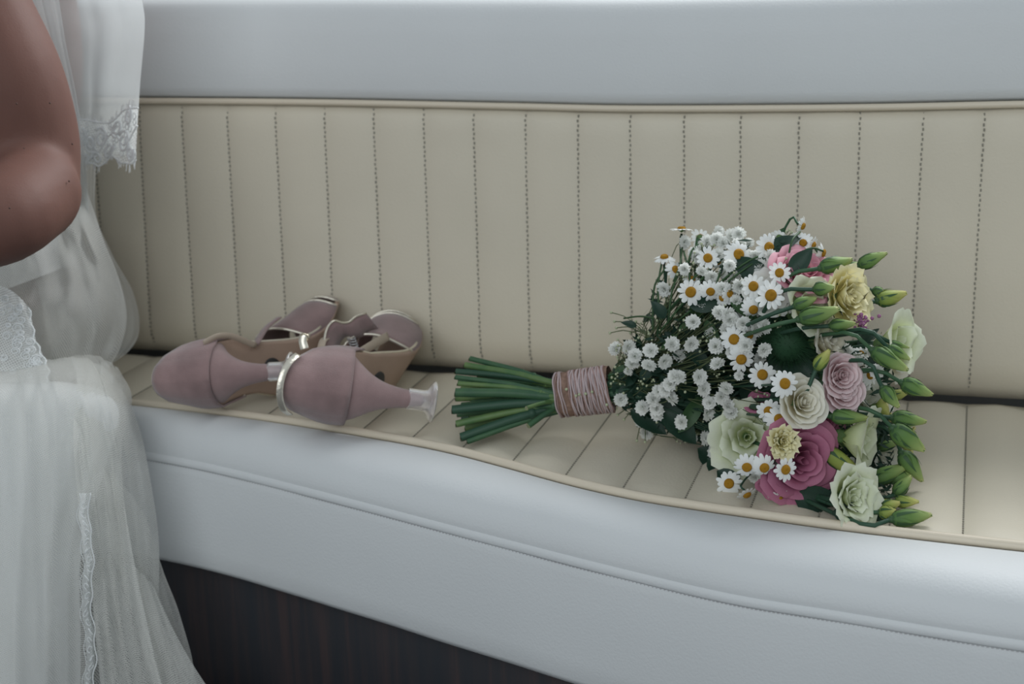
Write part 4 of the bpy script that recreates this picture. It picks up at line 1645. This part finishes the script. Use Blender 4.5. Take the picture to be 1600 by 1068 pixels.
def sheet(name, rows, m_, nu=40, nv=60, folds=(), rough=0.0, seed=0, parent=None, thick=0):
    """cloth through rows of surveyed points (px, py, y); folds = (amp, freq, phase) waves running down the cloth"""
    G_ = [catmull([at_y(*p) for p in r], nu) for r in rows]
    cols = [catmull([G_[i][j] for i in range(len(G_))], nv) for j in range(nu)]
    P = [[cols[j][i] for j in range(nu)] for i in range(nv)]
    uvs = []
    for i in range(nv):
        for j in range(nu):
            u, v = j / (nu - 1), i / (nv - 1)
            d = Vector((0, 0, 0))
            for am, fr, ph, dr in folds:
                s_ = sin(fr * u * 2 * pi + ph + dr * v)
                env = smooth(0, .08, u) * smooth(1, .92, u)
                d += Vector((0.25, -1, 0.1)) * (am * env * (1 - 2 * abs(s_) ** .6))
            if rough:
                d += Vector((.3, -1, .3)) * rough * noise.noise(Vector((u * 5 + seed, v * 6, seed)))
            P[i][j] = P[i][j] + d
    U = [[0.0] * nu for _ in range(nv)]
    for i in range(nv):
        for j in range(1, nu):
            U[i][j] = U[i][j - 1] + (P[nv // 2][j] - P[nv // 2][j - 1]).length * S
    Vv = [0.0]
    for i in range(1, nv):
        Vv.append(Vv[-1] + (P[i][nu // 2] - P[i - 1][nu // 2]).length * S)
    uvs = [[(U[i][j], Vv[i]) for j in range(nu)] for i in range(nv)]
    b = MB(S)
    b.grid(P, uvs=uvs)
    o = attach(b.build(name, m_), pe)
    # hem thread
    return o, P


# satin of the skirt falling over the bench edge
sheet('satin_skirt', [
    [(-150, 585, -3.6), (-40, 590, -3.6), (60, 596, -3.6), (120, 600, -3.6), (150, 606, -3.6)],
    [(-150, 580, -5.3), (-40, 590, -5.3), (60, 598, -5.2), (125, 603, -5.0), (165, 614, -4.8)],
    [(-150, 640, -6.2), (-40, 640, -6.1), (60, 640, -5.9), (140, 640, -5.5), (186, 652, -5.0)],
    [(-150, 740, -6.6), (-40, 740, -6.5), (50, 740, -6.2), (120, 745, -5.8), (160, 745, -5.3)],
    [(-150, 860, -6.9), (-40, 860, -6.8), (40, 860, -6.4), (90, 860, -6.0), (128, 860, -5.5)],
    [(-150, 1000, -7.1), (-40, 1000, -7.0), (40, 1000, -6.6), (90, 1000, -6.1), (126, 1000, -5.6)],
    [(-150, 1240, -7.3), (-40, 1240, -7.2), (40, 1240, -6.7), (90, 1240, -6.2), (124, 1240, -5.7)]],
    M['satin'], folds=((.05, 2.5, 1, 1.5),), rough=.10, seed=3)
# tulle that swells behind the hip
sheet('tulle_overlay', [
    [(-90, 200, -4.0), (0, 215, -3.8), (70, 230, -3.3), (128, 240, -2.6)],
    [(-90, 300, -4.2), (0, 310, -4.0), (80, 320, -3.5), (140, 310, -2.7)],
    [(-90, 390, -4.5), (0, 390, -4.4), (100, 385, -3.8), (167, 388, -2.8)],
    [(-90, 450, -4.7), (10, 450, -4.6), (115, 445, -4.0), (189, 445, -2.9)],
    [(-90, 505, -4.8), (10, 510, -4.7), (120, 505, -4.1), (198, 495, -3.0)],
    [(-90, 560, -4.7), (10, 560, -4.6), (110, 565, -4.1), (187, 545, -3.1)],
    [(-90, 600, -4.4), (10, 600, -4.3), (100, 595, -4.0), (168, 578, -3.3)]],
    M['tulle_d'], folds=((.07, 2.6, 0, 4.0), (.05, 4, 1, -3), (.02, 9, 1, 2)), rough=.2, seed=5)
sheet('tulle_overlay', [
    [(40, 235, -2.7), (110, 245, -2.3), (150, 255, -2.0)],
    [(40, 330, -2.8), (115, 335, -2.3), (152, 343, -1.9)],
    [(50, 395, -2.9), (130, 395, -2.3), (176, 398, -1.8)],
    [(60, 450, -3.0), (150, 450, -2.3), (206, 452, -1.7)],
    [(70, 505, -3.1), (165, 505, -2.4), (218, 506, -1.8)],
    [(80, 550, -3.2), (155, 550, -2.7), (204, 545, -2.2)],
    [(85, 580, -3.3), (130, 580, -3.0), (166, 574, -2.7)]],
    M['tulle'], folds=((.04, 2.5, .5, 1.0),), rough=.12, seed=9)
# lace over the hip
lo, LP = sheet('hip_lace', [
    [(-90, 420, -5.0), (-20, 440, -5.0), (20, 455, -5.0), (45, 480, -4.9)],
    [(-90, 500, -5.2), (-20, 500, -5.2), (30, 510, -5.1), (58, 535, -5.0)],
    [(-90, 560, -5.4), (-20, 560, -5.4), (40, 560, -5.2), (76, 575, -5.1)],
    [(-90, 600, -5.5), (-20, 600, -5.5), (40, 600, -5.3), (70, 606, -5.2)]],
    M['lace'], nu=30, nv=30, rough=.05, seed=2)
# tulle tumbling over the bench edge and down its front
sheet('tulle_overskirt', [
    [(-120, 600, -3.6), (0, 598, -3.6), (80, 600, -3.5), (140, 600, -3.4), (178, 602, -3.4)],
    [(-120, 575, -4.6), (0, 572, -4.6), (75, 562, -4.5), (130, 560, -4.3), (176, 585, -4.0)],
    [(-120, 610, -6.3), (0, 605, -6.2), (80, 600, -6.0), (150, 610, -5.4), (203, 632, -4.6)],
    [(-120, 700, -6.9), (0, 700, -6.7), (90, 700, -6.3), (170, 710, -5.7), (230, 722, -5.0)],
    [(-120, 830, -7.1), (0, 830, -6.9), (90, 830, -6.5), (180, 835, -5.9), (248, 842, -5.2)],
    [(-120, 980, -7.3), (0, 980, -7.1), (90, 980, -6.7), (185, 985, -6.0), (250, 985, -5.3)],
    [(-120, 1240, -7.6), (0, 1240, -7.3), (90, 1240, -6.9), (190, 1240, -6.2), (252, 1240, -5.4)]],
    M['tulle'], nu=70, nv=80, folds=((.06, 3.3, 1.0, 2.2), (.04, 5, 0, -4)), rough=.16, seed=12)
sheet('tulle_overskirt', [
    [(110, 556, -4.1), (150, 556, -3.9), (185, 575, -3.8)],
    [(120, 590, -5.0), (165, 582, -4.6), (206, 622, -4.3)],
    [(115, 660, -6.0), (150, 680, -5.6), (190, 700, -5.2)],
    [(120, 760, -6.3), (160, 770, -6.0), (195, 790, -5.7)],
    [(135, 880, -6.5), (175, 890, -6.2), (215, 905, -6.0)],
    [(150, 1000, -6.7), (190, 1000, -6.4), (238, 1010, -6.2)],
    [(170, 1200, -6.9), (230, 1200, -6.6), (290, 1200, -6.4)]],
    M['tulle'], nu=40, nv=70, folds=((.06, 2.2, 0, 2.5),), rough=.1, seed=15)
sheet('tulle_overskirt', [
    [(130, 700, -5.2), (175, 740, -5.1), (225, 800, -5.0)],
    [(150, 800, -5.3), (200, 830, -5.2), (249, 872, -5.1)],
    [(190, 900, -5.5), (232, 915, -5.4), (275, 945, -5.2)],
    [(215, 990, -5.6), (255, 1000, -5.5), (296, 1010, -5.3)],
    [(250, 1100, -5.7), (290, 1100, -5.6), (316, 1100, -5.4)],
    [(280, 1260, -5.8), (340, 1260, -5.7), (370, 1260, -5.5)]],
    M['tulle'], nu=34, nv=60, folds=((.05, 1.6, 0, 2.0),), rough=.08, seed=21)
sheet('tulle_overskirt', [
    [(205, 880, -5.7), (225, 900, -5.7), (240, 915, -5.6)],
    [(215, 950, -5.9), (245, 965, -5.9), (272, 985, -5.8)],
    [(235, 1020, -6.0), (270, 1030, -6.0), (306, 1045, -5.9)],
    [(255, 1110, -6.1), (310, 1110, -6.1), (350, 1110, -6.0)]],
    M['tulle'], nu=20, nv=30, folds=((.04, 1.6, 0, 1.0),), seed=25)
# strip of lace down the skirt
def lace_x(y):
    return 134 + .028 * (y - 780) + 2.5 * sin(y * .045) + 2 * sin(y * .123)


sheet('skirt_lace', [[(lace_x(y) - 8, y, -6.45), (lace_x(y), y, -6.6), (lace_x(y) + 5, y, -6.5)] for y in range(770, 1130, 18)], M['lace'], nu=8, nv=60)
b = MB(S)
for sd_, r_ in ((-8, .006), (5, .011)):
    b.tube([at_y(lace_x(y) + sd_ + 2.5 * abs(sin(y * .06)) * (1 if sd_ > 0 else -1), y, -6.62) for y in range(770, 1130, 4)], r_, 5)
for k in range(24):
    y0 = 790 + k * 14
    b.tube([at_y(lace_x(y0) - 1 + 4 * cos(q * .7), y0 + 5 * sin(q * .7 + k), -6.63) for q in range(8)], .008, 4)
o = attach(b.build('lace_cord', M['cord']), pe)
o['kind'] = 'stuff'

# ---- veil with its lace hem
sheet('veil', [
    [(-80, -330, -2.2), (-20, -330, -2.0), (60, -330, -1.9), (110, -330, -2.2)],
    [(-40, -120, -2.4), (60, -120, -2.1), (140, -120, -1.9), (196, -120, -2.3)],
    [(0, 0, -2.5), (80, 0, -2.2), (160, 0, -1.9), (222, 0, -2.3)],
    [(10, 50, -2.5), (90, 50, -2.2), (170, 50, -1.9), (226, 45, -2.3)],
    [(30, 130, -2.6), (100, 130, -2.3), (165, 130, -2.0), (219, 130, -2.4)],
    [(50, 200, -2.6), (110, 200, -2.3), (160, 200, -2.0), (214, 200, -2.4)],
    [(60, 243, -2.6), (115, 243, -2.3), (165, 238, -2.0), (211, 245, -2.4)]],
    M['veil'], nu=40, nv=60, folds=((.03, 2.4, 0.5, .6),), rough=.04, seed=31)
sheet('veil', [
    [(-80, -330, -2.7), (-40, -330, -2.7), (10, -330, -2.7)],
    [(-20, -100, -2.9), (30, -100, -2.8), (72, -100, -2.8)],
    [(0, 0, -3.0), (50, 0, -2.9), (92, 0, -2.8)],
    [(20, 70, -3.0), (70, 70, -2.9), (103, 70, -2.8)],
    [(50, 160, -3.0), (90, 160, -2.9), (121, 160, -2.8)],
    [(70, 260, -3.0), (110, 260, -2.9), (134, 260, -2.8)],
    [(80, 340, -3.0), (115, 345, -2.9), (140, 350, -2.8)]],
    M['veil'], nu=30, nv=50, folds=((.05, 2.0, 0.5, .6), (.02, 6, 0, 0)), seed=33)


def scal(u):
    """lower edge of the hem: three scallops (px y)"""
    return 262 - 14 * smooth(.55, .70, u) * smooth(.82, .70, u) - 6 * abs(sin(u * 13)) + (-8 * smooth(.9, 1, u)) - 0 * u


rows = []
for i in range(9):
    t = i / 8
    r = []
    for j in range(41):
        u = j / 40
        x = lerp(100, 216 - 4 * t, u)
        ytop = 188 - 3 * sin(u * 8) - 18 * smooth(.6, .85, u)
        p = at_y(x, lerp(ytop, scal(u), t), -2.58 + .35 * sin(pi * u) + .03 * sin(u * 14))
        r.append(p)
    rows.append(r)
b = MB(S)
uv = [[(j * .0015, i * .0052) for j in range(41)] for i in range(9)]
b.grid(rows, uvs=uv)
hem = attach(b.build('veil_lace', M['lace']), pe)


def hemp(u, t):
    u = max(0, min(1, u))
    x = lerp(100, 216 - 4 * t, u)
    ytop = 188 - 3 * sin(u * 8) - 18 * smooth(.6, .85, u)
    return at_y(x, lerp(ytop, scal(u), t), -2.61 + .35 * sin(pi * u) + .03 * sin(u * 14))


b = MB(S)
rnd = random.Random(4)
# scroll cords
for (u0, t0, ru, rt, turns) in ((.50, .35, .085, .24, 1.6), (.36, .55, .075, .2, 1.5), (.72, .30, .07, .2, 1.7), (.87, .14, .045, .17, 1.4), (.62, .72, .07, .2, 1.5),
                                (.82, .60, .08, .22, 1.6), (.45, .82, .07, .14, 1.4), (.30, .85, .06, .12, 1.4), (.92, .80, .05, .15, 1.5), (.24, .4, .06, .2, 1.5)):
    n_ = 26
    b.tube([hemp(u0 + ru * (1 - q / n_ * .75) * cos(q / n_ * turns * 2 * pi + u0 * 20), t0 + rt * (1 - q / n_ * .75) * sin(q / n_ * turns * 2 * pi + u0 * 20))
            for q in range(n_)], .026, 5)
for t0, am in ((.02, .0), (.98, .0), (.5, .16)):
    b.tube([hemp(q / 50, t0 + am * sin(q / 50 * 17)) for q in range(51)], .017, 5)
for k in range(90):    # eyelash fringe at both edges
    u = rnd.random()
    t0 = 0.0 if k % 2 else 1.0
    dr = -1 if t0 == 0 else 1
    b.tube([hemp(u, t0), hemp(u + rnd.uniform(-.015, .015), t0 + dr * rnd.uniform(.04, .15))], .007, 3, cap=False)
for k in range(60):
    u, t0 = rnd.random(), rnd.random()
    b.tube([hemp(u + .02 * cos(a), t0 + .06 * sin(a)) for a in [2 * pi * q / 8 for q in range(9)]], .009, 4, cap=False)
o = attach(b.build('lace_cord', M['cord']), pe)
o['kind'] = 'stuff'
# cords and blossoms of the hip lace
b = MB(S)
rnd = random.Random(8)
nvv, nuu = len(LP), len(LP[0])
for k in range(46):
    i, j = rnd.randrange(3, nvv - 3), rnd.randrange(8, nuu - 2)
    c = LP[i][j] + Vector((0, -.03, 0))
    r = rnd.uniform(.05, .11)
    b.tube([c + CR * (r * (1 - q / 26) * cos(q * .6 + k)) + CU * (r * .8 * (1 - q / 26) * sin(q * .6 + k)) for q in range(18)], .011, 4)
b.tube([LP[i][nuu - 1] + Vector((0, -.02, 0)) + CR * .03 * sin(i * 1.3) for i in range(nvv)], .014, 5)
o = attach(b.build('lace_cord', M['cord']), pe)
o['kind'] = 'stuff'
